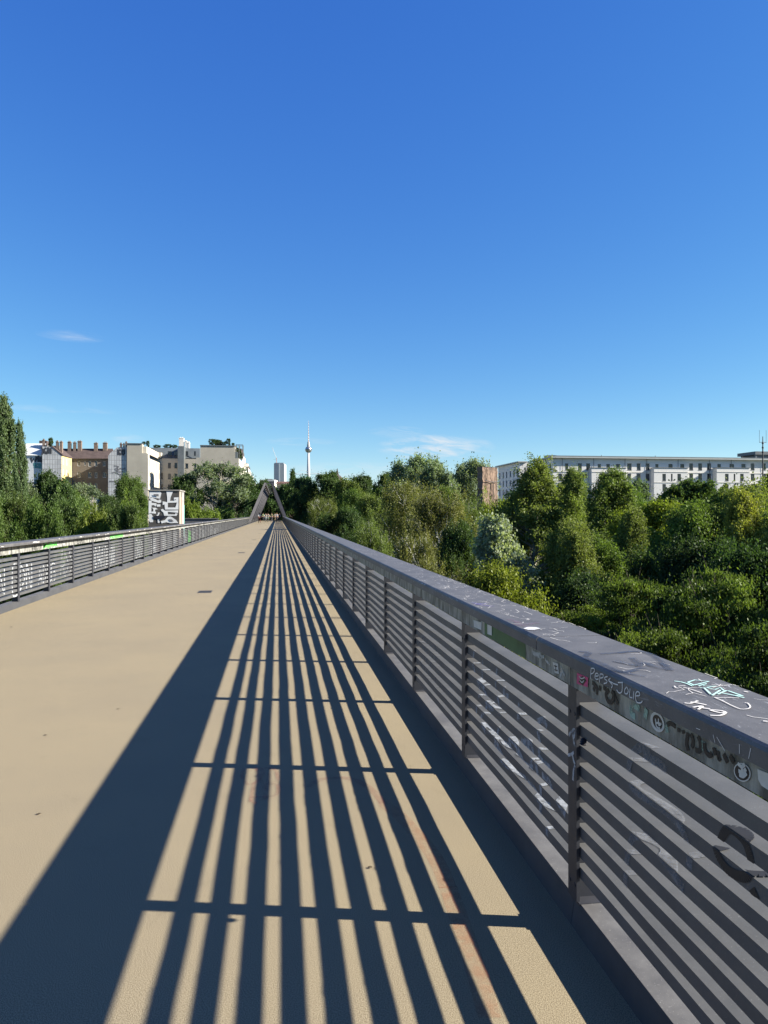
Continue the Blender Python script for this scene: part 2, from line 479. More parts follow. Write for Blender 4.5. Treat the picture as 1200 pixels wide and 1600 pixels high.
# ------------------------------------------------------------------ strokes of paint laid on surfaces
def smooth(pts, k=6):
    if len(pts) < 3: return pts
    out = []
    P = [pts[0]] + list(pts) + [pts[-1]]
    for i in range(1, len(P)-2):
        p0, p1, p2, p3 = [np.array(q, float) for q in P[i-1:i+3]]
        for t in np.linspace(0, 1, k, endpoint=False):
            out.append(tuple(0.5*((2*p1)+(-p0+p2)*t+(2*p0-5*p1+4*p2-p3)*t*t+(-p0+3*p1-3*p2+p3)*t**3)))
    out.append(tuple(pts[-1])); return out
def ribbon(b, pts, w, nrm):
    """flat ribbon of width w (m) along 3D pts lying in a plane with normal nrm"""
    pts = [Vector(p) for p in pts]; nrm = Vector(nrm)
    L = []
    for i, p in enumerate(pts):
        t = (pts[min(i+1, len(pts)-1)] - pts[max(i-1, 0)])
        if t.length < 1e-7: continue
        s = t.normalized().cross(nrm).normalized()*w/2; L.append((p-s, p+s))
    for k, ((a, b1), (c, d1)) in enumerate(zip(L, L[1:])):
        o = nrm*(0.00002*(k % 5)); b.quad(a+o, c+o, d1+o, b1+o)
def strokes(name, lines, w, proj, nrm, material, parent, curve=True, label=None):
    b = MB(); nv = Vector(nrm)
    for j, ln in enumerate(lines):
        ww = w
        if isinstance(ln, tuple) and isinstance(ln[0], (int, float)) is False and len(ln) == 2 and isinstance(ln[1], float): ln, ww = ln
        pts = smooth(ln) if curve else ln
        ribbon(b, [proj(px, py) + nv*(0.0006*(1+j % 4)*0.5) for px, py in pts], ww, nrm)
    o = b.build(name, material, parent)
    if label: o['label'] = label
    return o
# crop helpers: coordinates read off an enlarged crop
def crop(ox, oy, s):
    return lambda pts: [(ox+x/s, oy+y/s) for x, y in pts]
RT = lambda px, py: on_z(px, py, 1.0895)                     # handrail top
RF = lambda px, py: on_x(px, py, 0.960)                      # handrail inner face
BF = lambda px, py: on_x(px, py, 1.0945)                     # fascia board face
c3 = crop(900, 960, 4.0); c9 = crop(1040, 1040, 7.5)
UP, INW = (0, 0, 1), (-1, 0, 0)
strokes('marker_writing', [c3(p) for p in (
    [(95,335),(92,365),(92,405)], [(95,337),(112,337),(116,352),(104,368),(93,370)],            # P
    [(122,385),(140,383),(136,368),(124,370),(119,390),(128,405),(142,402)],                   # e
    [(152,370),(150,400),(148,425)], [(152,372),(168,374),(168,392),(152,398)],                # P
    [(198,388),(182,392),(180,402),(194,414),(192,426),(174,432)],                             # S
    [(232,428),(205,412),(216,398)], [(205,412),(228,440),(222,460)], [(230,430),(262,440)],   # arrow
    [(262,425),(294,425)], [(290,428),(288,480),(270,490),(255,470)],                          # J
    [(318,452),(306,470),(308,492),(322,494),(328,474),(318,452)],                             # o
    [(338,462),(334,512),(352,520)],                                                           # L
    [(362,480),(358,530)],                                                                     # I
    [(376,508),(398,506),(396,486),(380,484),(372,510),(380,546),(404,552),(416,540)])],       # E
    0.0034, RF, INW, M['white_line'], rail_r, label='thin white hand lettering scratched on the handrail edge')
strokes('marker_writing', [c9(p) for p in (
    [(100,180),(180,190),(245,208),(315,240),(325,225),(258,195)], [(258,195),(340,168),(505,185),(390,215),(330,228)],
    [(385,238),(480,212),(440,240),(590,240),(480,258)], [(400,262),(450,262),(520,330),(545,350),(640,290)],
    [(480,258),(580,278),(640,255),(680,290)], [(610,335),(710,292),(735,296),(905,356)], [(660,322),(780,345),(920,378)],
    [(790,350),(905,356)])], 0.0052, RT, UP, M['mint_line'], rail_r, curve=False, label='mint green pointed scrawl on the handrail top')
strokes('marker_writing', [c9(p) for p in (
    [(570,375),(700,372),(860,378)], [(570,372),(660,410),(780,470),(880,508),(960,505),(990,480),(960,440),(925,435)],
    [(205,255),(300,280),(425,322)], [(100,240),(120,262),(150,265)], [(150,238),(230,235)])], 0.0034, RT, UP, M['white_line'], rail_r)
strokes('marker_writing', [c9(p) for p in (
    [(220,435),(290,440),(375,410)], [(290,425),(380,440),(475,460)], [(320,490),(430,475),(380,515)], [(370,480),(450,500),(520,508)],
    [(715,545),(640,550),(525,520),(640,525),(700,548),(640,582),(520,580)], [(915,300),(965,310)], [(1140,650),(1195,655)])],
    0.0062, RT, UP, M['white_line'], rail_r, label='bold white letters on the handrail top')
rr = random.Random(5)
sc = []
for _ in range(210):
    y = rr.choice([rr.uniform(1.4, 5), rr.uniform(3, 11)]); x = rr.uniform(0.985, 1.215); a = rr.uniform(-0.9, 0.9)
    n_ = rr.randint(2, 5); pts = [(x, y)]
    for _i in range(n_):
        a += rr.uniform(-1.2, 1.2); s = rr.uniform(0.006, 0.03)
        x = min(1.222, max(0.972, x+math.cos(a)*s)); y += math.sin(a)*s*1.4; pts.append((x, y))
    sc.append(pts)
b = MB()
for j, p in enumerate(sc): ribbon(b, [Vector((x, y, 1.0892+0.0001*(j % 5))) for x, y in p], rr.uniform(0.001, 0.0028), UP)
b.build('scratches', M['white_line'], rail_r)
strokes('spray_haze', [c3(p) for p in ([(20,230),(80,240),(60,270),(150,300),(250,350),(380,380),(440,385)],
    [(150,245),(260,240),(380,230),(470,250),(540,300),(590,350)], [(240,290),(330,310),(400,320),(350,270)], [(420,300),(500,330),(590,345)], [(210,330),(300,360),(430,330)])],
    0.022, RT, UP, M['navy_paint'], rail_r, label='faded dark blue spray drawing on the handrail top')
c2 = crop(700, 900, 4.0)
strokes('spray_haze', [c2(p) for p in ([(380,270),(440,290),(500,300),(570,290)], [(420,300),(520,320)])], 0.03, RT, UP, M['mauve_paint'], rail_r)
strokes('spray_haze', [c2(p) for p in ([(150,165),(210,180),(280,190)], [(160,180),(240,170)])], 0.03, RT, UP, M['violet_paint'], rail_r)
b = MB(); pts = [RT(*c2([(x, y)])[0]) for x, y in ((470,328),(500,318),(550,320),(580,328),(540,336),(500,336))]
b.poly([p+Vector((0,0,.0005)) for p in pts]); b.build('sticker', M['white_solid'], rail_r)
# paint and stickers on the fascia board
def patch(name, pts, proj, material, nrm=INW, lift=0.0005, parent=None, label=None):
    b = MB(); b.poly([proj(*p)+Vector(nrm)*lift for p in pts]); o = b.build(name, material, parent or rail_r)
    if label: o['label'] = label
    return o
ya, yb = y_at(757, 1.0945), y_at(821, 1.0945)
b = MB(); b.quad((1.0950, ya, .904), (1.0950, yb, .904), (1.0950, yb, 1.037), (1.0950, ya, 1.037)); b.build('painted_patch', M['green_paint'], rail_r)['label'] = 'green painted stretch of the board below the handrail'
patch('sticker', c2([(248,302),(276,312),(276,372),(248,362)]), BF, M['white_solid'], lift=0.0022)
patch('sticker', c2([(808,604),(878,634),(874,694),(806,672)]), BF, M['pink'], lift=0.0014, label='pink sticker with a dark diamond')
patch('sticker_print', c2([(842,622),(868,652),(846,684),(818,660)]), BF, M['ink'], lift=0.0022)
strokes('sticker_print', [c2([(822,622),(836,640),(858,634)]), c2([(828,650),(842,664),(854,652)])], 0.004, lambda x, y: BF(x, y)+Vector((-.0026,0,0)), INW, M['white_solid'], rail_r)
strokes('paint_writing', [(c3(p)) for p in ([(100,425),(118,440),(108,475)], [(118,440),(132,462),(128,500)], [(150,445),(148,475)],
    [(205,470),(186,500),(200,540),(222,545),(236,510),(222,478)], [(232,470),(236,500),(262,560)], [(170,455),(190,468)])], 0.016, BF, INW, M['black_paint'], rail_r, label='dripping black letters on the board')
strokes('paint_writing', [c3(p) for p in ([(565,690),(590,680),(620,700)], [(640,708),(642,735)], [(668,722),(672,745)], [(700,740),(690,800),(700,850)],
    [(715,745),(730,790),(722,830)], [(760,760),(775,800),(772,850),(745,845)], [(800,800),(805,845),(830,880),(850,870)], [(860,830),(870,880)],
    [(885,850),(890,900),(900,890)], [(920,870),(945,925)], [(960,880),(985,925)])], 0.014, BF, INW, M['black_paint'], rail_r)
def disc(cx, cy, rx, ry, n=20, rot=0.0):
    return [(cx+rx*math.cos(t)*math.cos(rot)-ry*math.sin(t)*math.sin(rot), cy+rx*math.cos(t)*math.sin(rot)+ry*math.sin(t)*math.cos(rot)) for t in [2*math.pi*k/n for k in range(n)]]
patch('sticker', c3(disc(510, 672, 40, 66, rot=-0.35)), BF, M['white_solid'], lift=0.0014, label='white oval sticker with a black emblem')
patch('sticker_print', c3(disc(512, 672, 27, 48, rot=-0.35)), BF, M['ink'], lift=0.0020)
strokes('sticker_print', [c3(p) for p in ([(500,650),(508,700),(530,712)], [(520,650),(522,690),(538,680)], [(505,676),(530,680)])], 0.006, lambda x, y: BF(x, y)+Vector((-.0024,0,0)), INW, M['white_solid'], rail_r)
patch('sticker', c3(disc(1040, 985, 50, 62, rot=-0.5)), BF, M['white_solid'], lift=0.0014, label='round black and white sticker on the board')
patch('sticker_print', c3(disc(1040, 985, 43, 54, rot=-0.5)), BF, M['ink'], lift=0.0020)
strokes('sticker_print', [c3(p) for p in ([(1015,930),(1040,950),(1060,935)], [(1020,975),(1045,985),(1068,965)], [(1025,1000),(1050,1010),(1072,990)], [(1040,940),(1046,980)])], 0.009, lambda x, y: BF(x, y)+Vector((-.0024,0,0)), INW, M['white_solid'], rail_r)
patch('sticker', c3([(1135,965),(1200,990),(1260,1010),(1262,1120),(1200,1095),(1160,1068),(1140,1030)]), BF, M['white_solid'], lift=0.0014, label='torn white paper on the board')
patch('sticker', c2([(655,536),(690,548),(694,612),(668,604)]), BF, M['white_solid'], lift=0.0014)
strokes('sticker_print', [c2(p) for p in ([(664,560),(684,566)], [(674,556),(678,598)], [(668,585),(688,590)])], 0.004, lambda x, y: BF(x, y)+Vector((-.0022,0,0)), INW, M['ink'], rail_r)
patch('sticker', c2([(160,275),(212,290),(210,338),(165,318)]), BF, M['white_solid'], lift=0.0014)
strokes('paint_writing', [c2(p) for p in ([(525,462),(540,480),(580,490)], [(530,480),(560,500),(600,505)], [(610,520),(640,560)], [(700,560),(730,620)], [(715,590),(700,625)])], 0.013, BF, INW, M['white_paint'], rail_r)
strokes('paint_writing', [c3(p) for p in ([(345,570),(345,620),(370,640)], [(440,590),(430,650)], [(350,560),(400,590)], [(560,690),(570,740)], [(790,790),(790,850)])], 0.02, BF, INW, M['mint_stain'], rail_r)
strokes('scratches', [c3(p) for p in ([(1020,810),(1020,870)], [(1092,835),(1078,900)], [(880,765),(930,850)], [(858,750),(870,800)], [(750,710),(775,720)])], 0.0016, RF, INW, M['white_line'], rail_r)

c5p = crop(870, 1060, 10.0)
strokes('paint_drips', [c5p(p) for p in ([(205,890),(240,830),(290,800),(285,900),(262,930)], [(265,860),(280,980),(300,1060)], [(190,1195),(250,1180),(280,1150)], [(260,1180),(275,1260),(300,1340)], [(300,1360),(275,1440),(265,1590)])], 0.012, lambda px, py: on_x(px-1.5, py, 1.1022), INW, M['white_paint'], rail_r, label='white paint drips on the nearest post')
# graffiti across slats: drawn in (y, z); paint lands on the lips and, between them, on the slat tops
def on_slats(y, z, side):
    for zt in SLZ:
        if zt-LIPH <= z <= zt: x = X1-0.0035; return x, z
    for zt in SLZ:
        if zt < z < zt+PITCH-LIPH:
            u = (z-zt)/(PITCH-LIPH); return X1+u*SLW*0.98, zt+0.0035
    return None
def slat_graffiti(lines, w, material, parent, side=1, label=None, name='graffiti', tops=True):
    b = MB()
    for ln in lines:
        ln = smooth(ln, 5); P = []
        for (y0, z0), (y1, z1) in zip(ln, ln[1:]):
            k = max(1, int(math.hypot(y1-y0, z1-z0)/0.006))
            P += [(y0+(y1-y0)*i/k, z0+(z1-z0)*i/k) for i in range(k)]
        for i in range(len(P)-1):
            (y0, z0), (y1, z1) = P[i], P[i+1]; dx, dz = y1-y0, z1-z0; L = math.hypot(dx, dz)
            if L < 1e-6: continue
            nx, nz_ = -dz/L*w/2, dx/L*w/2
            q = [(y0-nx, z0-nz_), (y1-nx, z1-nz_), (y1+nx, z1+nz_), (y0+nx, z0+nz_)]
            zc = (z0+z1)/2
            zs = [zz for _, zz in q]; lo_, hi_ = min(zs), max(zs)
            for zt in SLZ:
                zb = zt-LIPH
                if hi_ > zb and lo_ < zt:
                    qq = [(yy, min(max(zz, zb), zt)) for yy, zz in q]
                    a = (i % 7)*0.00005
                    b.poly([(X1-0.0022-a, yy, zz) for yy, zz in qq])
                if tops and hi_ > zt and lo_ < zt+PITCH-LIPH:
                    f = lambda zz: X1+0.001+min(max((zz-zt)/(PITCH-LIPH), 0), 1)*SLW*0.9
                    a = (i % 7)*0.00005
                    b.poly([(f(zz), yy, zt+0.0030+a) for yy, zz in q])
    o = b.build(name, material, parent)
    if side < 0: o.scale = (-1, 1, 1); o.location = (XL+XR, 0, 0)
    if label: o['label'] = label
    return o
def yz(pts):
    """photo pixels on the plane of the right railing's slats -> (y, z)"""
    return [(lambda v: (v.y, v.z))(on_x(px, py, X1)) for px, py in pts]
c4 = crop(850, 1200, 3.43); c5 = crop(700, 1100, 4.0)
c24 = crop(700, 900, 2.4)
slat_graffiti([yz(c24(p)) for p in ([(760,650),(715,645),(685,690),(680,750),(700,800),(760,840),(830,890),(880,950),(905,1040),(905,1100)], [(735,680),(790,700),(830,740)],
    [(665,1180),(670,1080),(685,1000),(710,970),(760,990),(800,1050),(850,1120),(890,1180)])], 0.030, M['grey_paint'], rail_r, label='large faded grey loops sprayed over the nearest panel')
slat_graffiti([yz(c24(p)) for p in ([(1000,1005),(1015,1050),(1050,1100),(1100,1125),(1130,1115),(1135,1060),(1110,990),(1060,945),(1035,965),(1020,1000)], [(1140,1170),(1165,1230)])],
    0.026, M['black_paint'], rail_r, label='black loop painted on the nearest panel')
slat_graffiti([yz(c5(p)) for p in ([(560,160),(575,230),(575,330),(640,400),(650,420)], [(490,260),(480,230),(520,250),(540,320),(560,420),(580,520),(580,700)], [(590,440),(640,490),(660,560),(740,700)],
    [(430,280),(480,370),(540,400)], [(385,220),(390,280),(420,300)], [(440,40),(440,110)], [(320,150),(310,200)], [(210,120),(240,180)], [(290,200),(340,320)], [(620,720),(620,830)],
    [(560,110),(600,100),(625,150)], [(250,0),(270,30),(290,20)], [(180,0),(180,60)], [(340,360),(420,420),(500,480),(560,590),(640,640)], [(300,230),(300,270),(350,330)], [(200,100),(280,170),(340,240),(400,260)], [(520,500),(600,610),(650,640)])], 0.027, M['faint_paint'], rail_r, label='pale spray letters over the second panel')
slat_graffiti([yz(c2(p)) for p in ([(165,470),(160,560),(200,700),(190,760)], [(310,580),(300,680),(320,800),(320,880)], [(220,530),(215,600),(230,720)], [(355,700),(350,740),(385,750)],
    [(445,790),(445,900)], [(565,960),(580,1060)], [(235,780),(280,820),(300,790)], [(250,960),(300,1000)], [(330,1150),(370,1150)], [(190,640),(240,740),(250,800),(200,900)], [(380,1000),(440,1080),(480,1180)], [(460,1020),(520,1100),(520,1180)])], 0.024, M['faint_paint'], rail_r)
rr = random.Random(21)
def tag_lines(y0, y1, z0, z1, n, r):
    """tag-like letter strokes filling a rectangle"""
    out = []; x = y0; step = (y1-y0)/n
    for k in range(n):
        c = r.random(); h0 = z0+r.uniform(0, .1)*(z1-z0); h1 = z1-r.uniform(0, .15)*(z1-z0); xe = x+step*0.75
        if c < .3: out += [[(x, h0), (x, h1)], [(x, h1), (xe, (h0+h1)/2), (x, h0)]]
        elif c < .5: out += [[(x, h0), ((x+xe)/2, h1), (xe, h0)], [(x+step*.2, (h0*2+h1)/3), (xe-step*.1, (h0*2+h1)/3)]]
        elif c < .7: out += [[(xe, h1), (x, h1), (x, h0), (xe, h0), (xe, (h0+h1)/2), (x+step*.3, (h0+h1)/2)]]
        elif c < .85: out += [[(xe, h1), (x, h1*.9+h0*.1), (xe, (h0+h1)/2), (x, h0)]]
        else: out += [[(x, h0), (x, h1), (xe, h0), (xe, h1)]]
        x += step
    return out
for k in range(7):                      # paler tags further along the right railing
    y0 = 5.0+k*3.1+rr.uniform(0, 1); slat_graffiti(tag_lines(y0, y0+rr.uniform(.8, 1.3), rr.uniform(.2, .35), rr.uniform(.55, .78), rr.randint(3, 5), rr), 0.016, M['grey_paint'], rail_r)
mats_l = ['white_paint']*9+['lime_paint', 'grey_paint', 'mauve_paint']
labs = 0
y = 9.2
while y < 60:
    wd = rr.uniform(.9, 1.45); z0 = rr.uniform(.16, .30); z1 = rr.uniform(.55, .84)
    m_ = M[rr.choice(mats_l)]
    slat_graffiti(tag_lines(y, y+wd, z0, z1, rr.randint(3, 6), rr), rr.uniform(.012, .035), m_, rail_l, side=-1)
    y += wd+rr.choice([.1, .3, .5, 1.6])
def left_board(lines, w, material, label=None):
    b = MB(); X = XL+XR-1.0948
    for ln in lines: ribbon(b, [Vector((X+0.0008*(1), yy, zz)) for yy, zz in ln], w, (1, 0, 0))
    o = b.build('graffiti', material, rail_l)
    if label: o['label'] = label
left_board([[(14.2, .93), (14.35, 1.0), (14.5, .93), (14.6, 1.0), (14.8, .95), (15.0, 1.0)], [(14.2, .96), (15.05, .965)]], .06, M['lime_paint'], 'bright green tag on the board under the left handrail')
left_board([[(19.6, .96), (21.2, .965)]], .09, M['lime_paint'])
y = 9.0
while y < 80:
    wd = rr.uniform(.4, 1.3); left_board(tag_lines(y, y+wd, .905, 1.025, rr.randint(3, 7), rr), rr.uniform(.010, .026), M[rr.choice(['white_paint']*3+['black_paint', 'black_paint', 'mauve_paint'])])
    y += wd+rr.uniform(.1, 1.3)
# smears of paint on the left handrail's edge
b = MB()
for k in range(60):
    y = rr.uniform(9, 60); x = XL+XR-0.959
    ribbon(b, [Vector((x, y, rr.uniform(1.05, 1.08))), Vector((x, y+rr.uniform(.03, .2), rr.uniform(1.05, 1.08)))], rr.uniform(.004, .014), (1, 0, 0))
b.build('graffiti', M['white_line'], rail_l)
# tape and zip tie left on a slat at the near post
b = MB(); py_ = on_x(908, 1156, 1.112)
for k in range(3): b.lathe((1.112+.002*k, py_.y-.02, py_.z-.012+.008*k), [(0.010, 0), (0.015, .004), (0.010, .008)], 10)
o = b.build('tape_knot', M['ink'], rail_r); o['label'] = 'knot of black tape left on the nearest post'

# ------------------------------------------------------------------ marks and small things on the deck
DZ = lambda px, py: on_z(px, py, 0.0)
path = bpy.data.objects['footpath']
def deck_strokes(lines, w, m, lift=0.002):
    b = MB()
    for j, ln in enumerate(lines):
        ribbon(b, [DZ(*p)+Vector((0, 0, lift+0.0004*(j % 4))) for p in smooth(ln)], w, UP)
    return b.build('spray_marking', M[m], path)
c7 = crop(300, 1100, 3.0)
deck_strokes([c7(p) for p in ([(545,390),(600,355),(680,345),(740,350)], [(740,350),(800,372),(860,420),(900,470)])], .045, 'red_spray')
deck_strokes([c7(p) for p in ([(900,470),(960,510),(1010,560),(1060,620),(1110,680),(1160,760),(1200,860)],)]+[[(700,1385),(722,1450),(745,1520),(765,1590)]], .075, 'orange_spray')
deck_strokes([c7(p) for p in ([(245,300),(235,340),(270,380),(330,340),(320,300),(280,300)], [(340,300),(390,310),(400,360),(350,370)], [(340,380),(400,380),(390,430),(280,440),(300,470)],
    [(290,380),(275,460)], [(300,300),(340,400)], [(370,290),(340,450)])], .022, 'red_spray', .0035)
M['debris'] = mat('dry debris', (0.05, 0.035, 0.02), 0.9, 0.4, 10)
rr = random.Random(77)
dl = [((62,1272), 'dark dry leaf on the sunny footpath nearest the bottom left'), ((72,1149), 'small dark leaf on the sunny footpath, a step beyond the nearest one'), ((185,1108), 'tiny leaf on the sunny footpath beside the big shadow edge'),
      ((18,980), 'tiny leaf on the footpath at the left picture edge, below the left kerb'), ((273,935), 'tiny leaf on the footpath left of the nearest drain plate'), ((135,955), 'pale brown leaf on the footpath below the left railing'),
      ((578,1356), 'tiny crumb lying in a sunlit stripe between two slat shadows'), ((95,936), 'brown leaf close to the left kerb')]
for (px, py), lb in dl:
    c = DZ(px, py); n_ = 7; s = rr.uniform(.006, .010)*(1.5 if py < 1000 else 1)
    b = MB(); ring = [Vector((c.x+s*rr.uniform(.7, 1.2)*math.cos(t)*1.5, c.y+s*rr.uniform(.7, 1.2)*math.sin(t), .003+rr.uniform(0, .004))) for t in [2*math.pi*q/n_ for q in range(n_)]]
    top = Vector((c.x, c.y, .007))
    for q in range(n_): b.poly([ring[q], ring[(q+1) % n_], top])
    o = b.build('dry_leaf', M['debris']); tag(o, lb, 'leaf', 'dry leaves scattered on the footpath')
M['drain'] = mat('drain iron', (0.04, 0.04, 0.045), 0.6, 0.3, 20)
for k, wh in enumerate(('nearest', 'second', 'third', 'farthest')):
    yy = 15.0+k*14.85; xx = -1.43
    root = empty('deck_drain', (xx, yy, 0), f'dark slotted drain plate set in the footpath, {wh} along it', 'drain', 'drain plates along the footpath')
    b = MB(); b.box(-.13, -.115, -.2, .2, -.01, .005); b.box(.115, .13, -.2, .2, -.01, .005); b.box(-.115, .115, -.2, -.186, -.01, .005); b.box(-.115, .115, .186, .2, -.01, .005)
    b.build('frame', M['drain'], root)
    b = MB()
    for q in range(9): b.box(-.114, .114, -.175+q*.04, -.150+q*.04, -.008, .004)
    b.box(-.114, .114, -.185, .185, -.02, -.0085)
    b.build('grate', M['drain'], root)

# ------------------------------------------------------------------ trapezoid truss of the far span
def truss():
    root = empty('bridge_truss', (-1.35, 112, 0), 'dark steel truss rising over the far end of the footbridge', 'truss')
    cx = -1.42; zb, zt = 0.0, 6.35
    def P(s, u, y): # s side, u 0..1 bottom to top
        return Vector((s*(3.02+(.58-3.02)*u), y-100, zb+(zt-zb)*u))
    root.location.x = cx
    def beam(name, a, b_, w, dpt=None, rolled=Vector((0, 1, 0))):
        dpt = dpt or w; a, b_ = Vector(a), Vector(b_); t = (b_-a).normalized(); u = t.cross(rolled).normalized(); v = u.cross(t).normalized()
        m_ = MB(); base = [a-u*w/2-v*dpt/2, a+u*w/2-v*dpt/2, a+u*w/2+v*dpt/2, a-u*w/2+v*dpt/2]
        m_.prism(base, b_-a); return m_.build(name, M['truss'], root)
    ys = [100, 109, 118, 127, 136, 145]
    for s in (-1, 1):
        beam('portal_leg', P(s, -0.08, 100), P(s, 1, 106.0), .32, .38)
        beam('portal_leg', P(s, -0.08, 166), P(s, 1, 160.0), .40, .50)
        beam('top_chord', P(s, 1, 106), P(s, 1, 160), .32, .36, Vector((1, 0, 0)))
        beam('bottom_chord', P(s, -.06, 100), P(s, -.06, 166), .3, .34, Vector((1, 0, 0)))
        yy = [106+9*k for k in range(7)]
        for a, b2 in zip(yy, yy[1:]):
            beam('diagonal', P(s, 0, a), P(s, 1, b2), .2, .2)
            beam('upright', P(s, 0, b2), P(s, 1, b2), .2, .22)
    for k in range(6):
        y = 106+k*10.8; beam('cross_beam', P(-1, 1, y)+Vector((.18, 0, 0)), P(1, 1, y)-Vector((.18, 0, 0)), .16, .16)
    for k in range(3):
        y = 101.6+k*1.5; u = .27+.25*k if False else .80-.0*k
    # ties between the inclined portal legs
    for u in ():
        beam('cross_beam', P(-1, u, 100+6*u)+Vector((.2, 0, 0)), P(1, u, 100+6*u)-Vector((.2, 0, 0)), .16, .18)
truss()

# ------------------------------------------------------------------ people and bicycles near the truss
M['skin'] = mat('skin', (0.42, 0.26, 0.19), 0.6, 0.08, 8)
M['hair'] = mat('hair', (0.05, 0.03, 0.02), 0.7, 0.2, 30)
cloth = {}
def clothm(c):
    if c not in cloth: cloth[c] = mat('cloth', c, 0.85, 0.15, 15)
    return cloth[c]
def skin_mesh(name, joints, edges, material, parent, root=0, sub=1):
    me = bpy.data.meshes.new(name); me.from_pydata([j[:3] for j in joints], edges, []); me.materials.append(material)
    o = bpy.data.objects.new(name, me); COL.objects.link(o)
    sk = o.modifiers.new('skin', 'SKIN'); sk.use_smooth_shade = True
    lay = me.skin_vertices[0] if me.skin_vertices else None
    if lay is None:
        bpy.context.view_layer.objects.active = o
        bm = bmesh.new(); bm.from_mesh(me); bm.verts.layers.skin.verify(); bm.to_mesh(me); bm.free(); lay = me.skin_vertices[0]
    for i, j in enumerate(joints):
        r = j[3]; rx, ry = r if isinstance(r, tuple) else (r, r)
        lay.data[i].radius = (rx, ry); lay.data[i].use_root = (i == root)
    s = o.modifiers.new('sub', 'SUBSURF'); s.levels = sub; s.render_levels = sub
    o.parent = parent
    return o
def person(loc, rz, label, shirt, trousers, pose='walk', hair=(0.05, 0.03, 0.02), group='people near the far truss', scale=1.0):
    root = empty('person', loc, label, 'person', group, rz); root.scale = (scale,)*3
    # facing +Y locally; x right
    if pose == 'walk':
        J = {'pel': (0, 0, .95), 'sp': (0, .01, 1.15), 'ch': (0, .02, 1.38), 'nk': (0, .03, 1.50), 'hd': (0, .045, 1.60), 'tp': (0, .04, 1.72),
             'sl': (-.19, .02, 1.42), 'el': (-.24, -.10, 1.16), 'wl': (-.23, .04, .93), 'sr': (.19, .02, 1.42), 'er': (.24, .08, 1.15), 'wr': (.23, .26, .98),
             'hl': (-.10, 0, .90), 'kl': (-.11, .16, .51), 'al': (-.11, .20, .09), 'tl': (-.12, .36, .04), 'hr': (.10, 0, .90), 'kr': (.11, -.02, .49), 'ar': (.11, -.30, .14), 'tr': (.12, -.20, .03)}
    else:                                   # riding
        J = {'pel': (0, -.22, .98), 'sp': (0, -.14, 1.17), 'ch': (0, .02, 1.36), 'nk': (0, .08, 1.47), 'hd': (0, .13, 1.56), 'tp': (0, .14, 1.68),
             'sl': (-.19, .02, 1.38), 'el': (-.25, .20, 1.16), 'wl': (-.26, .44, 1.06), 'sr': (.19, .02, 1.38), 'er': (.25, .20, 1.16), 'wr': (.26, .44, 1.06),
             'hl': (-.10, -.20, .94), 'kl': (-.12, .22, .84), 'al': (-.11, .10, .46), 'tl': (-.11, .26, .42), 'hr': (.10, -.20, .94), 'kr': (.12, .12, .60), 'ar': (.11, -.02, .20), 'tr': (.11, .14, .14)}
    R = {'pel': (.15, .11), 'sp': (.14, .10), 'ch': (.17, .11), 'nk': .055, 'hd': (.080, .095), 'tp': .06, 'sl': .065, 'el': .045, 'wl': .03, 'sr': .065, 'er': .045, 'wr': .03,
         'hl': .09, 'kl': .062, 'al': .042, 'tl': .035, 'hr': .09, 'kr': .062, 'ar': .042, 'tr': .035}
    names = list(J)
    E = [('pel','sp'),('sp','ch'),('ch','nk'),('nk','hd'),('hd','tp'),('ch','sl'),('sl','el'),('el','wl'),('ch','sr'),('sr','er'),('er','wr'),
         ('pel','hl'),('hl','kl'),('kl','al'),('al','tl'),('pel','hr'),('hr','kr'),('kr','ar'),('ar','tr')]
    # hands: palm, thumb and four fingers as short chains from the wrist
    js = {k: (*J[k], R[k]) for k in names}
    for s, w in ((-1, 'wl'), (1, 'wr')):
        wv = Vector(J[w]); fw = Vector((0, .5, -.85)) if pose == 'walk' else Vector((0, .8, -.45)); fw.normalize()
        pm = w+'p'; js[pm] = (*(wv+fw*.07), .026); E.append((w, pm))
        for q in range(4):
            a = w+'f%d' % q; js[a] = (*(wv+fw*(.15-.008*abs(q-1))+Vector((0, (q-1.5)*.02, 0))+Vector((-s*.01*q, 0, 0))), .009); E.append((pm, a))
        a = w+'t'; js[a] = (*(wv+fw*.07+Vector((-s*.045, .03, 0))), .010); E.append((pm, a))
    def sub_skin(name, keys, grow, material):
        ks = [k for k in js if k in keys]; ix = {k: i for i, k in enumerate(ks)}
        jj = []
        for k in ks:
            r = js[k][3]; r = tuple(x+grow for x in r) if isinstance(r, tuple) else r+grow; jj.append((*js[k][:3], r))
        ee = [(ix[a], ix[b_]) for a, b_ in E if a in ix and b_ in ix]
        return skin_mesh(name, jj, ee, material, root)
    sub_skin('body', set(js), 0.0, M['skin'])
    sub_skin('shirt', {'pel', 'sp', 'ch', 'sl', 'sr', 'el', 'er'}, .014, clothm(shirt))
    sub_skin('trousers', {'pel', 'hl', 'hr', 'kl', 'kr', 'al', 'ar'}, .016, clothm(trousers))
    sub_skin('shoes', {'al', 'tl'}, .012, clothm((.05, .05, .055))); sub_skin('shoes', {'ar', 'tr'}, .012, clothm((.05, .05, .055)))
    h = MB(); c = Vector(J['hd'])+Vector((0, -.018, .045))
    h.lathe(c, [(.082, -.05), (.098, 0), (.092, .05), (.06, .09), (.02, .105)], 12)
    h.build('hair', clothm(hair), root, smooth=True)
    fc = MB(); f = Vector(J['hd'])+Vector((0, .095, 0))
    for sx in (-1, 1): fc.lathe(f+Vector((sx*.032, -.008, .012)), [(.009, -.006), (.011, 0), (.005, .007)], 8)
    fc.build('eyes', M['ink'], root)
    return root
M['tyre'] = mat('tyre', (0.02, 0.02, 0.02), 0.8, 0.2, 20)
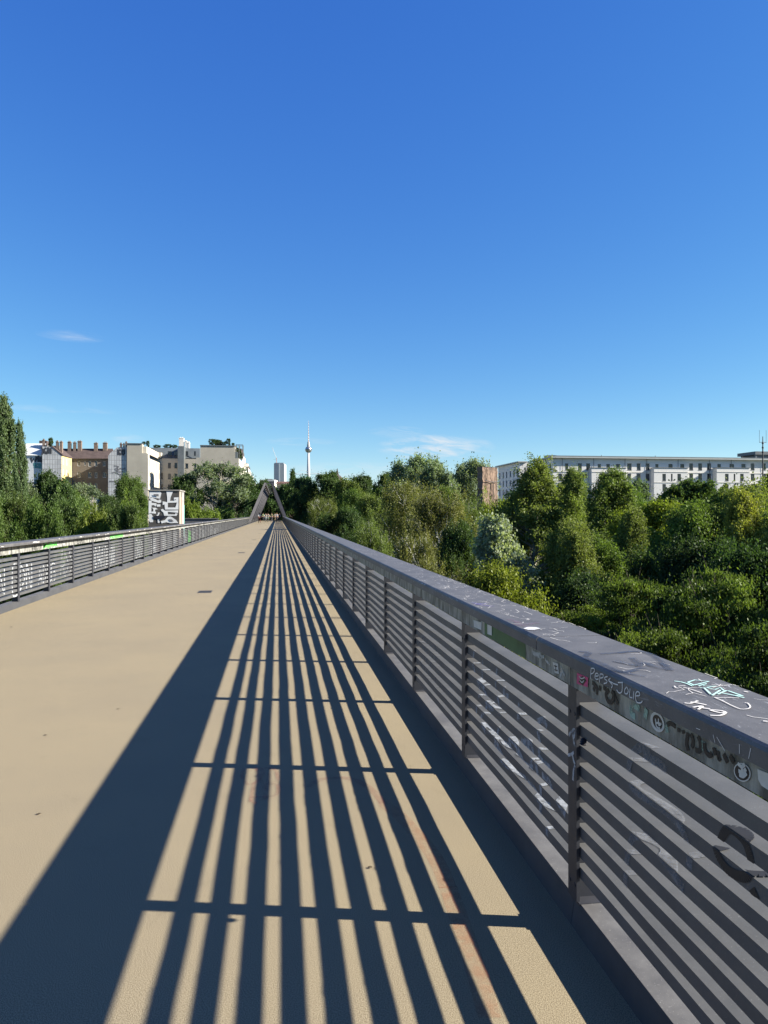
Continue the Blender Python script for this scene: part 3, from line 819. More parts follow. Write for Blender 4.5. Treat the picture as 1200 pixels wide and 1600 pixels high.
M['bike'] = mat('bicycle paint', (0.05, 0.06, 0.08), 0.35, 0.2, 20)
def bicycle(loc, rz, label):
    root = empty('bicycle', loc, label, 'bicycle', 'bicycles near the far truss', rz)
    for yy in (-.52, .52):
        w = MB(); seg = 28; rim = [Vector((0, yy+.33*math.cos(t), .35+.33*math.sin(t))) for t in [2*math.pi*k/seg for k in range(seg+1)]]
        w.tube(rim, .018, 6, False); wo = w.build('wheel', M['tyre'], root, smooth=True)
        s = MB()
        for k in range(0, seg, 2): s.tube([(0, yy, .35), rim[k]], .0025, 3)
        s.tube([(-.04, yy, .35), (.04, yy, .35)], .02, 8); s.build('spokes', M['drain'], wo)
    f = MB()
    bb_, hd, st, rr_, fr = (0, -.08, .32), (0, .38, .78), (0, -.22, .80), (0, -.52, .35), (0, .52, .35)
    for a, c in ((bb_, hd), (bb_, st), ((0, -.20, .76), (0, .36, .84)), (bb_, rr_), (st, rr_), ((0, .355, .88), fr)): f.tube([a, c], .016, 6)
    f.build('frame', M['bike'], root)
    h = MB(); h.tube([(0, .355, .86), (0, .34, 1.02)], .012); h.tube([(-.28, .42, 1.03), (-.2, .36, 1.03), (.2, .36, 1.03), (.28, .42, 1.03)], .012); h.build('handlebar', M['drain'], root)
    s = MB(); s.tube([(0, -.22, .80), (0, -.24, .92)], .013); s.tube([(0, -.36, .94), (0, -.26, .95), (0, -.10, .945)], [.06, .05, .02], 8); s.build('saddle', M['ink'], root)
    c = MB(); c.tube([(-.10, -.08, .32), (.10, -.08, .32)], .012); c.tube([(.10, -.08, .32), (.10, -.02, .19)], .010); c.tube([(-.10, -.08, .32), (-.10, .06, .44)], .010); c.build('crank', M['drain'], root)
    lt = MB(); lt.lathe((0, .40, .90), [(.03, -.02), (.035, .0), (.02, .03)], 8); lt.build('headlight', M['white_solid'], root)
def on_deck(px, D):
    v = at_d(px, D); v.z = 0; return v
person(on_deck(405.5, 126), math.radians(8), 'person in white top and dark red trousers walking away left of the group', (.42, .41, .40), (.07, .015, .015))
for px, D, sh, tr_, lb in ((415, 140, (.36, .40, .40), (.22, .26, .26), 'person in white riding a bicycle towards us, left of the group'),
                           (418.6, 136, (.38, .37, .34), (.14, .16, .14), 'person in a pale shirt riding a bicycle beside another cyclist'),
                           (436.5, 150, (.05, .06, .09), (.03, .03, .04), 'person in dark clothes riding a bicycle close to the right railing')):
    p = on_deck(px, D); person(p, math.radians(180), lb, sh, tr_, 'ride')
    bicycle(p, math.radians(180), lb.replace('person', 'bicycle ridden by person'))
person(on_deck(424.5, 148), math.radians(170), 'person in an olive jacket walking in the middle of the group', (.16, .17, .08), (.06, .06, .08))
person(on_deck(429.5, 156), math.radians(0), 'person in a cream shirt and tan trousers walking away among the group', (.28, .25, .19), (.14, .11, .07))
person(on_deck(432.5, 143), math.radians(175), 'person in grey top and black trousers nearest the right side', (.30, .30, .32), (.03, .03, .04), hair=(.2, .13, .05))
person(on_deck(411, 165), math.radians(180), 'person in a green top far back beside the left railing', (.10, .20, .09), (.05, .05, .06))

# ------------------------------------------------------------------ trees
def crown_mesh(name, seed, H, R, base, profile, nclump, crad, leaf, nleaf, zs=0.8, inner=0.45, droop=0.0, sub=14, outb=0.28, sprays=False, lobes=12, lobe=.42, lz=1.0):
    """leaf faces gathered on twigs, twigs on clumps, clumps spread through the crown; returns mesh and clump centres"""
    g = np.random.default_rng(seed)
    cs = []; per = max(4, nclump//lobes)
    for q in range(lobes):
        h = ((q+g.random()*.9)/lobes)**.8; a = q*2.39996+g.uniform(-.6, .6); pr = profile(h)
        lr = R*lobe*(.28+.72*pr)*g.uniform(.75, 1.2)
        rr0 = max(0, R*pr*g.uniform(.75, 1.12)-lr*.75)
        lc = np.array([math.cos(a)*rr0, math.sin(a)*rr0, min(base+(H-base)*h, H-lr*lz*.95)])
        if q == lobes-1: lc = np.array([g.uniform(-.1, .1)*R, g.uniform(-.1, .1)*R, H-lr*lz*.98])
        for c in range(per):
            d = g.normal(size=3); d /= np.linalg.norm(d); d[2] = d[2]*.8+.25; d[:2] += .35*lc[:2]/(np.linalg.norm(lc[:2])+.3)
            d /= np.linalg.norm(d)
            p = lc+d*np.array([1, 1, lz])*lr*g.uniform(.55, .95)
            cr = crad*g.uniform(.6, 1.25); p[2] = max(p[2], base*.6)
            cs.append((p[0], p[1], min(p[2], H-cr*zs*.7), cr))
    nclump = len(cs)
    cs = np.array(cs)
    wt = cs[:, 3]**2; wt /= wt.sum()
    P, A, N, T = [], [], [], []
    for c in range(nclump):
        n = max(sub*3, int(nleaf*wt[c])); cr = cs[c, 3]
        ntw = max(4, int(sub*(cr/crad)**2))
        dv = g.normal(size=(ntw, 3)); dv /= np.linalg.norm(dv, axis=1)[:, None]
        rad = cr*(0.40+0.55*g.random(ntw)**.7+.6*(g.random(ntw) < .14))
        tw = cs[c, :3]+dv*rad[:, None]*np.array([1, 1, zs])
        if droop: tw[:, 2] -= droop*cr*np.abs(g.random(ntw))
        idx = g.integers(0, ntw, n)
        sp = cr*0.19*(1+1.2*(g.random(n) < .16))[:, None]
        if sprays: off = g.normal(size=(n, 3))*sp*np.array([1.35, 1.35, .35])
        elif droop: off = g.normal(size=(n, 3))*sp*np.array([.7, .7, 1.8])
        else: off = g.normal(size=(n, 3))*sp
        p = tw[idx]+off
        out = p-cs[c, :3]; out /= (np.linalg.norm(out, axis=1)[:, None]+1e-6)
        nn = out*outb+g.normal(size=(n, 3))*.55+np.array([0, 0, .25])
        nn /= np.linalg.norm(nn, axis=1)[:, None]
        ax = g.normal(size=(n, 3))+(np.array([0, 0, -1.5]) if droop else 0); ax -= nn*np.sum(ax*nn, 1)[:, None]; ax /= np.linalg.norm(ax, axis=1)[:, None]
        ct = g.choice([-.40, -.30, -.2, .1, .5]) if sprays else g.uniform(-.22, .22); twt = g.uniform(-.15, .15, ntw)  # locust clumps: sunlit sprays and shade are put into the tint
        P.append(p); A.append(ax); N.append(nn); T.append(np.clip(.45+ct+twt[idx]+g.normal(size=n)*.13, 0, 1))
    P = np.concatenate(P); A = np.concatenate(A); N = np.concatenate(N); T = np.concatenate(T)
    n = len(P); B = np.cross(N, A)
    s = leaf*g.uniform(.65, 1.25, n)[:, None]
    w_ = s*(.30 if sprays else .36)
    V = np.stack([P-A*s*.5, P-A*s*.02+B*w_, P+A*s*.5, P-A*s*.02-B*w_], axis=1).reshape(-1, 3)
    me = bpy.data.meshes.new(name)
    me.vertices.add(4*n); me.vertices.foreach_set('co', V.astype(np.float32).ravel())
    me.loops.add(4*n); me.loops.foreach_set('vertex_index', np.arange(4*n, dtype=np.int32))
    me.polygons.add(n); me.polygons.foreach_set('loop_start', np.arange(0, 4*n, 4, dtype=np.int32))
    me.update(calc_edges=True)
    at = me.attributes.new('tint', 'FLOAT', 'FACE'); at.data.foreach_set('value', T.astype(np.float32))
    me.materials.append(M['leaf'])
    return me, cs
def trunk_mesh(name, seed, H, base, cs, r0, bark):
    g = random.Random(seed); b = MB()
    pts = [Vector((0, 0, -0.3))]; n = 7; top = H*.86
    for k in range(1, n+1): pts.append(Vector((g.uniform(-.12, .12)*k*.35, g.uniform(-.12, .12)*k*.35, top*k/n)))
    b.tube(pts, [r0*(1-.9*k/n)+.015 for k in range(n+1)], 8)
    for c in cs:
        cv = Vector(c[:3]); zz = max(base*.55, cv.z-.55*math.hypot(c[0], c[1])-c[3]*.8); zz = min(zz, top*.95)
        f = zz/top*n; i = min(int(f), n-1); s = pts[i].lerp(pts[i+1], f-i)
        mid = s.lerp(cv, .5)+Vector((0, 0, -.08*(cv-s).length))
        rr_ = r0*(1-.85*zz/H)*.42+.012
        b.tube([s, mid, cv], [rr_, rr_*.62, .012], 5, False)
        for q in range(3):
            e = cv+Vector((g.uniform(-1, 1), g.uniform(-1, 1), g.uniform(-.3, 1)))*c[3]*.75
            b.tube([mid.lerp(cv, .6), e], [rr_*.35, .006], 4, False)
    return b.mesh(name, bark, True)
def dome(h): return max(0.12, math.sin(math.pi*min(1, (h*.86+.12)))**.6)
def column(h): return max(.1, (min(1, h*5+.45))*(1-h**3.0*.8))
def cone(h): return max(.05, (min(1, h*4+.5))*max(0, 1-h**2.0)**.9)
def spread(h): return max(.15, (1-(h-.55)**2*2.4))
SPEC = {}
def spec(name, **k):
    bark = k.pop('bark'); r0 = k.pop('r0'); kinds = k.pop('n', 2); seed = k.pop('seed')
    SPEC[name] = []
    for q in range(kinds):
        me, cs = crown_mesh('crown', seed+q*101, **k)
        tr = trunk_mesh('trunk', seed+q, k['H'], k['base'], cs, r0, M[bark])
        SPEC[name].append((me, tr, k['H'], k['R']))
# near / mid trees: leaves of real size; far ones: sprays of leaves
spec('broad', seed=10, n=3, H=12, R=4.0, base=1.6, profile=dome, nclump=150, crad=.78, leaf=.135, nleaf=95000, bark='bark', r0=.22, lobes=15, lobe=.40)
spec('poplar', seed=23, n=3, H=14, R=4.2, base=1.0, profile=cone, nclump=230, crad=.62, leaf=.125, nleaf=130000, zs=1.3, bark='pale_bark', r0=.2, lobes=26, lobe=.33, lz=1.35)
spec('birch', seed=30, n=3, H=12, R=3.4, base=1.5, profile=dome, nclump=150, crad=.70, leaf=.095, nleaf=100000, zs=1.1, droop=1.5, bark='birch_bark', r0=.14, lobes=14, lobe=.36, lz=1.3)
spec('silver', seed=40, n=1, H=9, R=2.6, base=.6, profile=cone, nclump=130, crad=.45, leaf=.125, nleaf=62000, zs=1.3, bark='pale_bark', r0=.14, sub=9, lobes=15, lobe=.34, lz=1.4)
spec('locust', seed=50, n=3, H=8, R=3.8, base=1.2, profile=dome, nclump=95, crad=.66, leaf=.085, nleaf=95000, zs=.38, sprays=True, bark='bark', r0=.16, sub=7, outb=.2, lobes=16, lobe=.36, lz=.6)
spec('column', seed=60, n=2, H=20, R=2.4, base=2.0, profile=column, nclump=150, crad=.62, leaf=.22, nleaf=60000, zs=1.8, bark='bark', r0=.28, lobes=22, lobe=.45, lz=2.2)
spec('round_far', seed=70, n=4, H=14, R=5.2, base=2.0, profile=dome, nclump=150, crad=.95, leaf=.30, nleaf=42000, bark='bark', r0=.3, lobes=16, lobe=.36)
spec('willow_far', seed=80, n=2, H=16, R=5.0, base=2.5, profile=dome, nclump=140, crad=1.0, leaf=.28, nleaf=42000, zs=1.25, bark='pale_bark', r0=.35, lobes=13, lobe=.38, lz=1.3)
spec('open_far', seed=90, n=1, H=15, R=6.0, base=4.5, profile=spread, nclump=110, crad=.85, leaf=.28, nleaf=26000, zs=.7, bark='pale_bark', r0=.35, lobes=16, lobe=.33)
spec('bush', seed=95, n=3, H=6, R=3.0, base=.2, profile=dome, nclump=110, crad=.60, leaf=.12, nleaf=52000, zs=1.2, bark='bark', r0=.08, lobes=14, lobe=.36, lz=1.2)
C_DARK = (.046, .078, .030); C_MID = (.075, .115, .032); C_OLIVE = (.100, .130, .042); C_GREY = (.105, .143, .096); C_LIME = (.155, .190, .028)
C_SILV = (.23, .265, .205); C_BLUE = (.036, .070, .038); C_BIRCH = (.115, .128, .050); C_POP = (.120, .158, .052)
trnd = random.Random(4)
cnt = {}
def tree(sp, px, top, hw, D, col, label, cat='tree', group=None, name=None, v=None, ground_z=-8.0):
    L = SPEC[sp]; cnt[sp] = cnt.get(sp, -1)+1
    me, tr, H, R = L[(cnt[sp] if v is None else v) % len(L)]
    p = at_d(px, D); topz = EYE+(HY-top)/F*D
    h = topz-ground_z; wr = hw/F*D*(1.36 if (D < 60 and sp != 'bush') else 1.18)
    if D < 36 and sp != 'silver' and sp != 'bush': wr = max(wr, {'locust': 1.75, 'broad': 1.9}.get(sp, 1.7))
    nm = name or {'broad': 'broadleaf_tree', 'poplar': 'poplar_tree', 'birch': 'birch_tree', 'silver': 'silver_poplar', 'locust': 'locust_tree', 'column': 'columnar_poplar',
                  'round_far': 'broadleaf_tree', 'willow_far': 'willow_tree', 'open_far': 'broadleaf_tree', 'bush': 'shrub'}[sp]
    root = empty(nm, (p.x, p.y, ground_z), label, cat, group, trnd.uniform(0, 6.28))
    s = wr/R; root.scale = (s*trnd.uniform(.92, 1.1), s*trnd.uniform(.92, 1.1), h/H)
    lean_ = math.radians(1.5 if sp == 'column' else 5); root.rotation_euler = (trnd.uniform(-lean_, lean_), trnd.uniform(-lean_, lean_), root.rotation_euler[2])
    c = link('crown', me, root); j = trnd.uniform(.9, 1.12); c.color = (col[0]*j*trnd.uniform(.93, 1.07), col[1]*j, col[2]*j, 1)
    link('trunk', tr, root)
    return root
g1 = 'trees right of the footbridge'; g2 = 'trees left of the footbridge'
# right side, far to near
T = tree
T('round_far', 575, 744, 24, 165, C_DARK, 'dark round tree on the skyline just right of the church spire', group=g1)
T('round_far', 603, 743, 24, 140, C_MID, 'mid green tree on the skyline left of the big pale willow', group=g1)
T('round_far', 540, 752, 30, 150, C_OLIVE, 'olive green skyline tree under the church spire', group=g1)
T('round_far', 512, 741, 30, 170, C_DARK, 'dark tree just right of the television tower base', group=g1)
T('round_far', 484, 746, 26, 175, C_BLUE, 'very dark tree in front of the television tower foot', group=g1)
T('round_far', 462, 752, 22, 185, C_DARK, 'dark tree right of the truss top', group=g1)
T('column', 458, 735, 7, 260, C_DARK, 'narrow dark poplar standing up left of the television tower', group=g1)
T('willow_far', 643, 718, 40, 125, (.150, .190, .130), 'big pale grey green willow, left half of the skyline pair', group=g1)
T('willow_far', 680, 725, 32, 118, (.150, .190, .130), 'pale willow crown joined to the right of the big one', group=g1)
T('willow_far', 724, 724, 34, 125, (.140, .178, .120), 'grey green willow just left of the brown ruined wall', group=g1)
T('round_far', 700, 765, 30, 105, C_MID, 'low green tree between the willows and the birches', group=g1)
T('round_far', 1090, 752, 52, 105, C_DARK, 'dark rounded tree in front of the middle of the white apartment block', group=g1)
T('round_far', 1040, 772, 26, 110, C_BLUE, 'very dark low tree left of the dark rounded one', group=g1)
T('willow_far', 1004, 754, 26, 80, C_GREY, 'soft grey green willow in front of the white apartment block', group=g1)
T('round_far', 790, 770, 30, 90, C_DARK, 'dark tree right of the brown ruined wall', group=g1)
T('round_far', 1150, 768, 50, 85, C_MID, 'mid green tree left of the antenna mast', group=g1)
T('round_far', 1225, 745, 45, 75, C_OLIVE, 'olive tree at the right picture edge behind the yellowish one', group=g1)
T('birch', 500, 778, 38, 74, C_OLIVE, 'light olive tree close to the far end of the right railing', group=g1)
T('broad', 548, 768, 34, 80, C_MID, 'green tree between the olive tree and the birches', group=g1)
T('broad', 585, 776, 34, 66, C_OLIVE, 'light green tree left of the tall weeping birch', group=g1)
T('broad', 540, 800, 34, 58, C_DARK, 'dark low tree behind the right railing, left of the birches', group=g1)
T('birch', 628, 752, 50, 50, C_BIRCH, 'tall weeping birch with a white trunk', group=g1, v=0)
T('birch', 690, 768, 50, 44, C_BIRCH, 'weeping birch with brownish leaves, right of the white trunk', group=g1)
T('birch', 590, 812, 34, 36, C_OLIVE, 'low drooping birch hanging over the handrail', group=g1)
T('birch', 652, 835, 34, 30, C_BIRCH, 'small birch in front of the white trunked one', group=g1)
T('birch', 740, 778, 38, 52, C_OLIVE, 'drooping birch below the ruined wall', group=g1)
T('broad', 712, 822, 38, 36, C_DARK, 'dark tree in the gap between the birches', group=g1)
T('bush', 775, 790, 32, 55, C_LIME, 'yellow green tree at the foot of the ruined wall', group=g1, name='broadleaf_tree')
T('poplar', 828, 726, 72, 40, C_POP, 'tallest poplar with glittering leaves, left of the white apartment block', group=g1, v=0)
T('poplar', 884, 738, 50, 43, C_POP, 'middle poplar of the three glittering ones', group=g1, v=1)
T('poplar', 938, 742, 66, 40, C_POP, 'right hand poplar of the three glittering ones', group=g1, v=2)
T('broad', 985, 768, 45, 48, C_MID, 'green tree right of the three poplars', group=g1)
T('broad', 1030, 790, 60, 36, (.135, .165, .028), 'bright yellow green tree in the middle of the right side', group=g1)
T('poplar', 1000, 805, 50, 34, C_POP, 'small pale poplar left of the bright yellow green tree', group=g1)
T('broad', 1092, 792, 72, 30, C_MID, 'wide green tree under the dark rounded one', group=g1)
T('broad', 1165, 765, 74, 30, C_OLIVE, 'large olive tree below the antenna mast', group=g1)
T('poplar', 1198, 780, 66, 24, (.17, .18, .045), 'yellowish tree at the right picture edge', group=g1)
T('silver', 800, 815, 62, 27, C_SILV, 'silvery white leaved poplar beyond the handrail', group=g1)
T('broad', 758, 888, 30, 20, (.125, .160, .028), 'bright lime tree top showing just above the handrail', group=g1)
T('poplar', 868, 820, 66, 30, C_POP, 'poplar in front of the three tall ones, lower', group=g1)
T('poplar', 915, 835, 66, 27, C_POP, 'low poplar with pale leaves right of the silver one', group=g1)
T('broad', 965, 850, 50, 28, C_MID, 'green tree below the small pale poplar', group=g1)
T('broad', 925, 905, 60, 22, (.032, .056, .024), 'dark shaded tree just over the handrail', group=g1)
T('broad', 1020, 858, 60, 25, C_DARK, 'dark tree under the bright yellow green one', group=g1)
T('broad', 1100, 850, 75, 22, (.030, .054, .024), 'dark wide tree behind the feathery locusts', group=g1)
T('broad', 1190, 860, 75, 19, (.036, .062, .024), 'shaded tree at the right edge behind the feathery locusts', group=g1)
T('locust', 905, 948, 60, 20, (.075, .108, .026), 'feathery locust crown touching the handrail line, leftmost of them', group=g1, v=2)
T('locust', 965, 905, 90, 18.5, (.090, .125, .030), 'feathery locust tree left of the others, tips in sun', group=g1, v=0)
T('locust', 1062, 925, 90, 16, (.062, .094, .026), 'feathery locust tree in the middle of three', group=g1, v=1)
T('locust', 1172, 895, 110, 14.5, (.072, .106, .026), 'feathery locust tree nearest the right picture edge', group=g1, v=2)
T('locust', 1100, 990, 110, 12.6, (.092, .126, .030), 'low feathery locust right under the near handrail', group=g1, v=0)
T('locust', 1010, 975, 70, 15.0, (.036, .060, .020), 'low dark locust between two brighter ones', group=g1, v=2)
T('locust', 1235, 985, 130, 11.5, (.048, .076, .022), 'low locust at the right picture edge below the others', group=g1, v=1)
T('broad', 1290, 800, 110, 26, C_MID, 'green tree just outside the right picture edge', group=g1)
# taller trees standing beyond the right edge of the picture; they shade the ones below the handrail
for k, (x, y, tz_, w_, sp__) in enumerate(((23, 2, 5.0, 4.6, 'broad'), (25, 10, 5.6, 4.6, 'broad'), (29, 19, 5.8, 5.0, 'poplar'), (35, 27, 6.0, 5.0, 'broad'), (21, -7, 5.2, 4.6, 'poplar'), (33, 6, 7.0, 5.0, 'broad'), (38, 17, 7.5, 5.5, 'broad'))):
    me, tr, H, R = SPEC[sp__][k % 3]
    root = empty('broadleaf_tree', (x, y, -8), 'tall green tree standing outside the right edge of the picture', 'tree', 'trees outside the right picture edge', k*1.3)
    root.scale = (w_/R, w_/R, (tz_+10.3)/H); c = link('crown', me, root); c.color = (*C_MID, 1); link('trunk', tr, root)
# left side
T('column', 8, 626, 18, 92, (.090, .130, .066), 'tallest columnar poplar at the left picture edge', group=g2, v=0)
T('column', 40, 664, 10, 84, (.090, .130, .066), 'shorter columnar poplar beside the tall one', group=g2, v=1)
T('column', -22, 650, 20, 98, C_GREY, 'columnar poplar partly outside the left picture edge', group=g2, v=1)
T('round_far', 25, 740, 30, 96, C_GREY, 'grey green tree at the foot of the tall poplars', group=g2)
T('round_far', 68, 742, 32, 100, C_DARK, 'dark tree in front of the teal graffiti house', group=g2)
T('round_far', 100, 752, 30, 92, C_DARK, 'dark tree below the yellow house side', group=g2)
T('open_far', 148, 757, 32, 140, C_GREY, 'thin grey green tree in front of the brown house', group=g2)
T('round_far', 112, 772, 24, 100, C_MID, 'green tree below the thin grey one', group=g2)
T('broad', 196, 747, 30, 84, C_MID, 'bright green pointed tree in front of the grey gable', group=g2)
T('broad', 218, 764, 22, 92, C_DARK, 'dark tree just left of the graffiti tower', group=g2)
T('broad', 172, 778, 26, 76, C_DARK, 'dark tree left of the bright pointed one', group=g2)
T('open_far', 335, 722, 50, 150, C_GREY, 'large spreading tree with pale limbs in front of the blank gable', group=g2)
T('round_far', 300, 745, 22, 150, C_DARK, 'dark tree left of the large spreading one', group=g2)
T('round_far', 382, 744, 28, 170, C_DARK, 'dark tree left of the truss, below the white balconies', group=g2)
T('round_far', 362, 762, 22, 150, C_BLUE, 'very dark tree at the right foot of the spreading one', group=g2)
T('round_far', 405, 753, 22, 215, C_DARK, 'dark tree behind the left truss leg', group=g2)
T('round_far', 425, 765, 22, 225, C_BLUE, 'dark tree seen through the truss', group=g2)
T('round_far', 445, 760, 24, 215, C_DARK, 'dark tree behind the right truss leg', group=g2)
T('round_far', 425, 782, 26, 195, C_DARK, 'low dark tree filling the truss opening', group=g2)
for px, top, hw, D, c, lb in ((20, 782, 36, 60, (.066, .100, .032), 'olive shrub below the tall poplars'), (62, 790, 34, 52, C_MID, 'green shrub behind the left handrail, second from the left'),
        (104, 788, 30, 56, (.066, .100, .032), 'olive shrub behind the left handrail, third from the left'), (135, 800, 28, 50, (.105, .145, .028), 'lime shrub below the thin grey tree'),
        (180, 792, 30, 58, (.066, .100, .032), 'olive shrub below the bright pointed tree'), (214, 790, 24, 60, (.105, .145, .028), 'lime shrub touching the graffiti tower'),
        (302, 788, 26, 72, (.105, .145, .028), 'lime shrub just right of the graffiti tower'), (325, 798, 20, 95, (.105, .145, .028), 'lower lime shrub right of the first'),
        (348, 798, 24, 125, (.066, .100, .032), 'olive shrub below the spreading tree'), (372, 796, 18, 175, C_MID, 'green shrub left of the truss foot'), (-15, 775, 34, 58, C_MID, 'green shrub at the left picture edge')):
    T('bush', px, top, hw, D, c, lb, cat='shrub', group='shrubs behind the left railing')
# low growth between the trees and the bridge, both sides (hidden in the picture but there from a step aside)
def scatter_mass(name, spots, label, col, sp):
    """one object: an undergrowth or far wood that reads as one mass"""
    me0 = SPEC[sp][0][0]; n0 = len(me0.vertices); co = np.empty(n0*3, np.float32); me0.vertices.foreach_get('co', co); co = co.reshape(-1, 3)
    t0 = np.empty(len(me0.polygons), np.float32); me0.attributes['tint'].data.foreach_get('value', t0)
    V, T_ = [], []; r = np.random.default_rng(8)
    for (x, y, z, s, sz) in spots:
        a = r.uniform(0, 6.28); ca, sa = math.cos(a), math.sin(a)
        keep = np.repeat(r.random(len(t0)) < .45, 4)
        c = co[keep]
        V.append(np.stack([(c[:, 0]*ca-c[:, 1]*sa)*s+x, (c[:, 0]*sa+c[:, 1]*ca)*s+y, c[:, 2]*sz+z], 1)); T_.append(np.clip(t0[keep[::4]]+r.uniform(-.2, .2), 0, 1))
    V = np.concatenate(V); T_ = np.concatenate(T_); n = len(T_)
    me = bpy.data.meshes.new(name); me.vertices.add(4*n); me.vertices.foreach_set('co', V.astype(np.float32).ravel())
    me.loops.add(4*n); me.loops.foreach_set('vertex_index', np.arange(4*n, dtype=np.int32)); me.polygons.add(n); me.polygons.foreach_set('loop_start', np.arange(0, 4*n, 4, dtype=np.int32))
    me.update(calc_edges=True); at = me.attributes.new('tint', 'FLOAT', 'FACE'); at.data.foreach_set('value', T_); me.materials.append(M['leaf'])
    o = link(name, me); o.color = (*col, 1); tag(o, label, None, kind='stuff'); return o
r = random.Random(9); sp_ = []
for px in list(range(-700, -60, 60))+list(range(-60, 1300, 24))+list(range(1300, 2300, 70)):
    if 225 < px < 300: continue
    for k in range(2):
        D = r.uniform(300, 420); p = at_d(px+r.uniform(-10, 10), D); t = r.uniform(758, 772) if px < 1000 else r.uniform(772, 786)
        if 745 < px < 1200: D = 188; p = at_d(px, D); t = 784
        sp_.append((p.x, p.y, -8, 1.5+r.uniform(-.2, .3), (EYE+(HY-t)/F*D+8)/14))
scatter_mass('far_wood', sp_, 'far mass of trees along the horizon behind everything', C_DARK, 'round_far')
sp_ = []
for k in range(70):
    px = r.uniform(470, 1500); D = r.uniform(14, 90)
    p = at_d(px, D)
    if p.x < 6.0: continue
    sp_.append((p.x, p.y, -8, r.uniform(.8, 1.3), r.uniform(.5, .8)))
for k in range(26):
    p = at_d(r.uniform(-80, 380), r.uniform(40, 95))
    if p.x > -10: continue
    sp_.append((p.x, p.y, -8, r.uniform(.9, 1.3), r.uniform(.6, .9)))
scatter_mass('undergrowth', sp_, 'dense low undergrowth filling the gaps between the trees', C_DARK, 'bush')

# ------------------------------------------------------------------ buildings
M['cream'] = mat('cream render', (0.46, 0.42, 0.35), 0.85, 0.08, .3)
M['graywall'] = mat('grey render', (0.34, 0.315, 0.265), 0.85, 0.10, .25)
M['yellow'] = mat('yellow render', (0.60, 0.47, 0.20), 0.85, 0.08, .3)
M['brown'] = mat('brown render', (0.150, 0.128, 0.108), 0.9, 0.15, .4)
M['tilewall'] = None
M['roof_brown'] = mat('brown roof tiles', (0.070, 0.050, 0.047), 0.85, 0.25, .8)
M['zinc'] = mat('zinc', (0.10, 0.115, 0.125), 0.5, 0.15, .5)
M['palezinc'] = mat('pale metal roof', (0.50, 0.52, 0.54), 0.5, 0.06, .5)
M['white_wall'] = mat('white render', (0.62, 0.59, 0.54), 0.85, 0.05, .3)
M['block'] = mat('pale render', (0.60, 0.59, 0.57), 0.85, 0.05, .25)
M['brick'] = mat('chimney brick', (0.170, 0.128, 0.104), 0.9, 0.3, 1.2)
M['frame_dark'] = mat('dark window frame', (0.06, 0.06, 0.065), 0.5, 0.1, 5)
M['frame_white'] = mat('white window frame', (0.5, 0.5, 0.48), 0.5, 0.1, 5)
def glass():
    m = bpy.data.materials.new('window glass'); m.use_nodes = True; n, l = m.node_tree.nodes, m.node_tree.links; b = n['Principled BSDF']
    t = n.new('ShaderNodeTexCoord'); c = ramp(n, l, noise(n, l, t.outputs['Object'], .35, 2), .42, .58, (.008, .011, .016), (.035, .045, .06))
    l.new(c, b.inputs['Base Color']); b.inputs['Roughness'].default_value = .08; b.inputs['Specular IOR Level'].default_value = .6; return m
M['glass'] = glass()
def tile_wall():
    m = bpy.data.materials.new('panelled gable'); m.use_nodes = True; n, l = m.node_tree.nodes, m.node_tree.links; b = n['Principled BSDF']
    t = n.new('ShaderNodeTexCoord'); mp = n.new('ShaderNodeMapping'); mp.inputs['Rotation'].default_value = (math.radians(90), 0, 0); l.new(t.outputs['Object'], mp.inputs[0])
    br = n.new('ShaderNodeTexBrick'); br.offset = 0.0; br.inputs['Scale'].default_value = 1.0; br.inputs['Brick Width'].default_value = .75; br.inputs['Row Height'].default_value = 1.4; br.inputs['Mortar Size'].default_value = .06
    br.inputs['Color1'].default_value = (.36, .37, .38, 1); br.inputs['Color2'].default_value = (.44, .45, .46, 1); br.inputs['Mortar'].default_value = (.20, .20, .21, 1)
    l.new(mp.outputs[0], br.inputs['Vector'])
    w = ramp(n, l, noise(n, l, t.outputs['Object'], .5, 5), .3, .7, (.85, .86, .87), (1.1, 1.1, 1.1))
    l.new(mix(n, l, 1.0, br.outputs[0], w, 'MULTIPLY'), b.inputs['Base Color']); b.inputs['Roughness'].default_value = .8; return m
M['tilewall'] = tile_wall()

def window(parent, o, u, n, w, h, frame, mull=1, cross=False, dep=.18):
    """o = lower-left corner on the wall plane, u along the wall, n outward"""
    o, u, n = Vector(o), Vector(u), Vector(n); up = Vector((0, 0, 1)); b = MB(); t = .09
    def bar(a0, a1, z0, z1):
        q = o-n*dep; b.prism([q+u*a0+up*z0, q+u*a1+up*z0, q+u*a1+up*z1, q+u*a0+up*z1], n*.07)
    bar(0, t, 0, h); bar(w-t, w, 0, h); bar(t, w-t, 0, t); bar(t, w-t, h-t, h)
    for k in range(mull): x = w*(k+1)/(mull+1); bar(x-.035, x+.035, t, h-t)
    f = b.build('window', frame, parent)
    g = MB(); q = o-n*(dep-.02); g.quad(q, q+u*w, q+u*w+up*h, q+up*h); g.build('pane', M['glass'], f)
    s = MB(); q = o-up*.10-u*.05; s.prism([q, q+u*(w+.1), q+u*(w+.1)+up*.08, q+up*.08], n*.06); s.build('sill', frame, f)
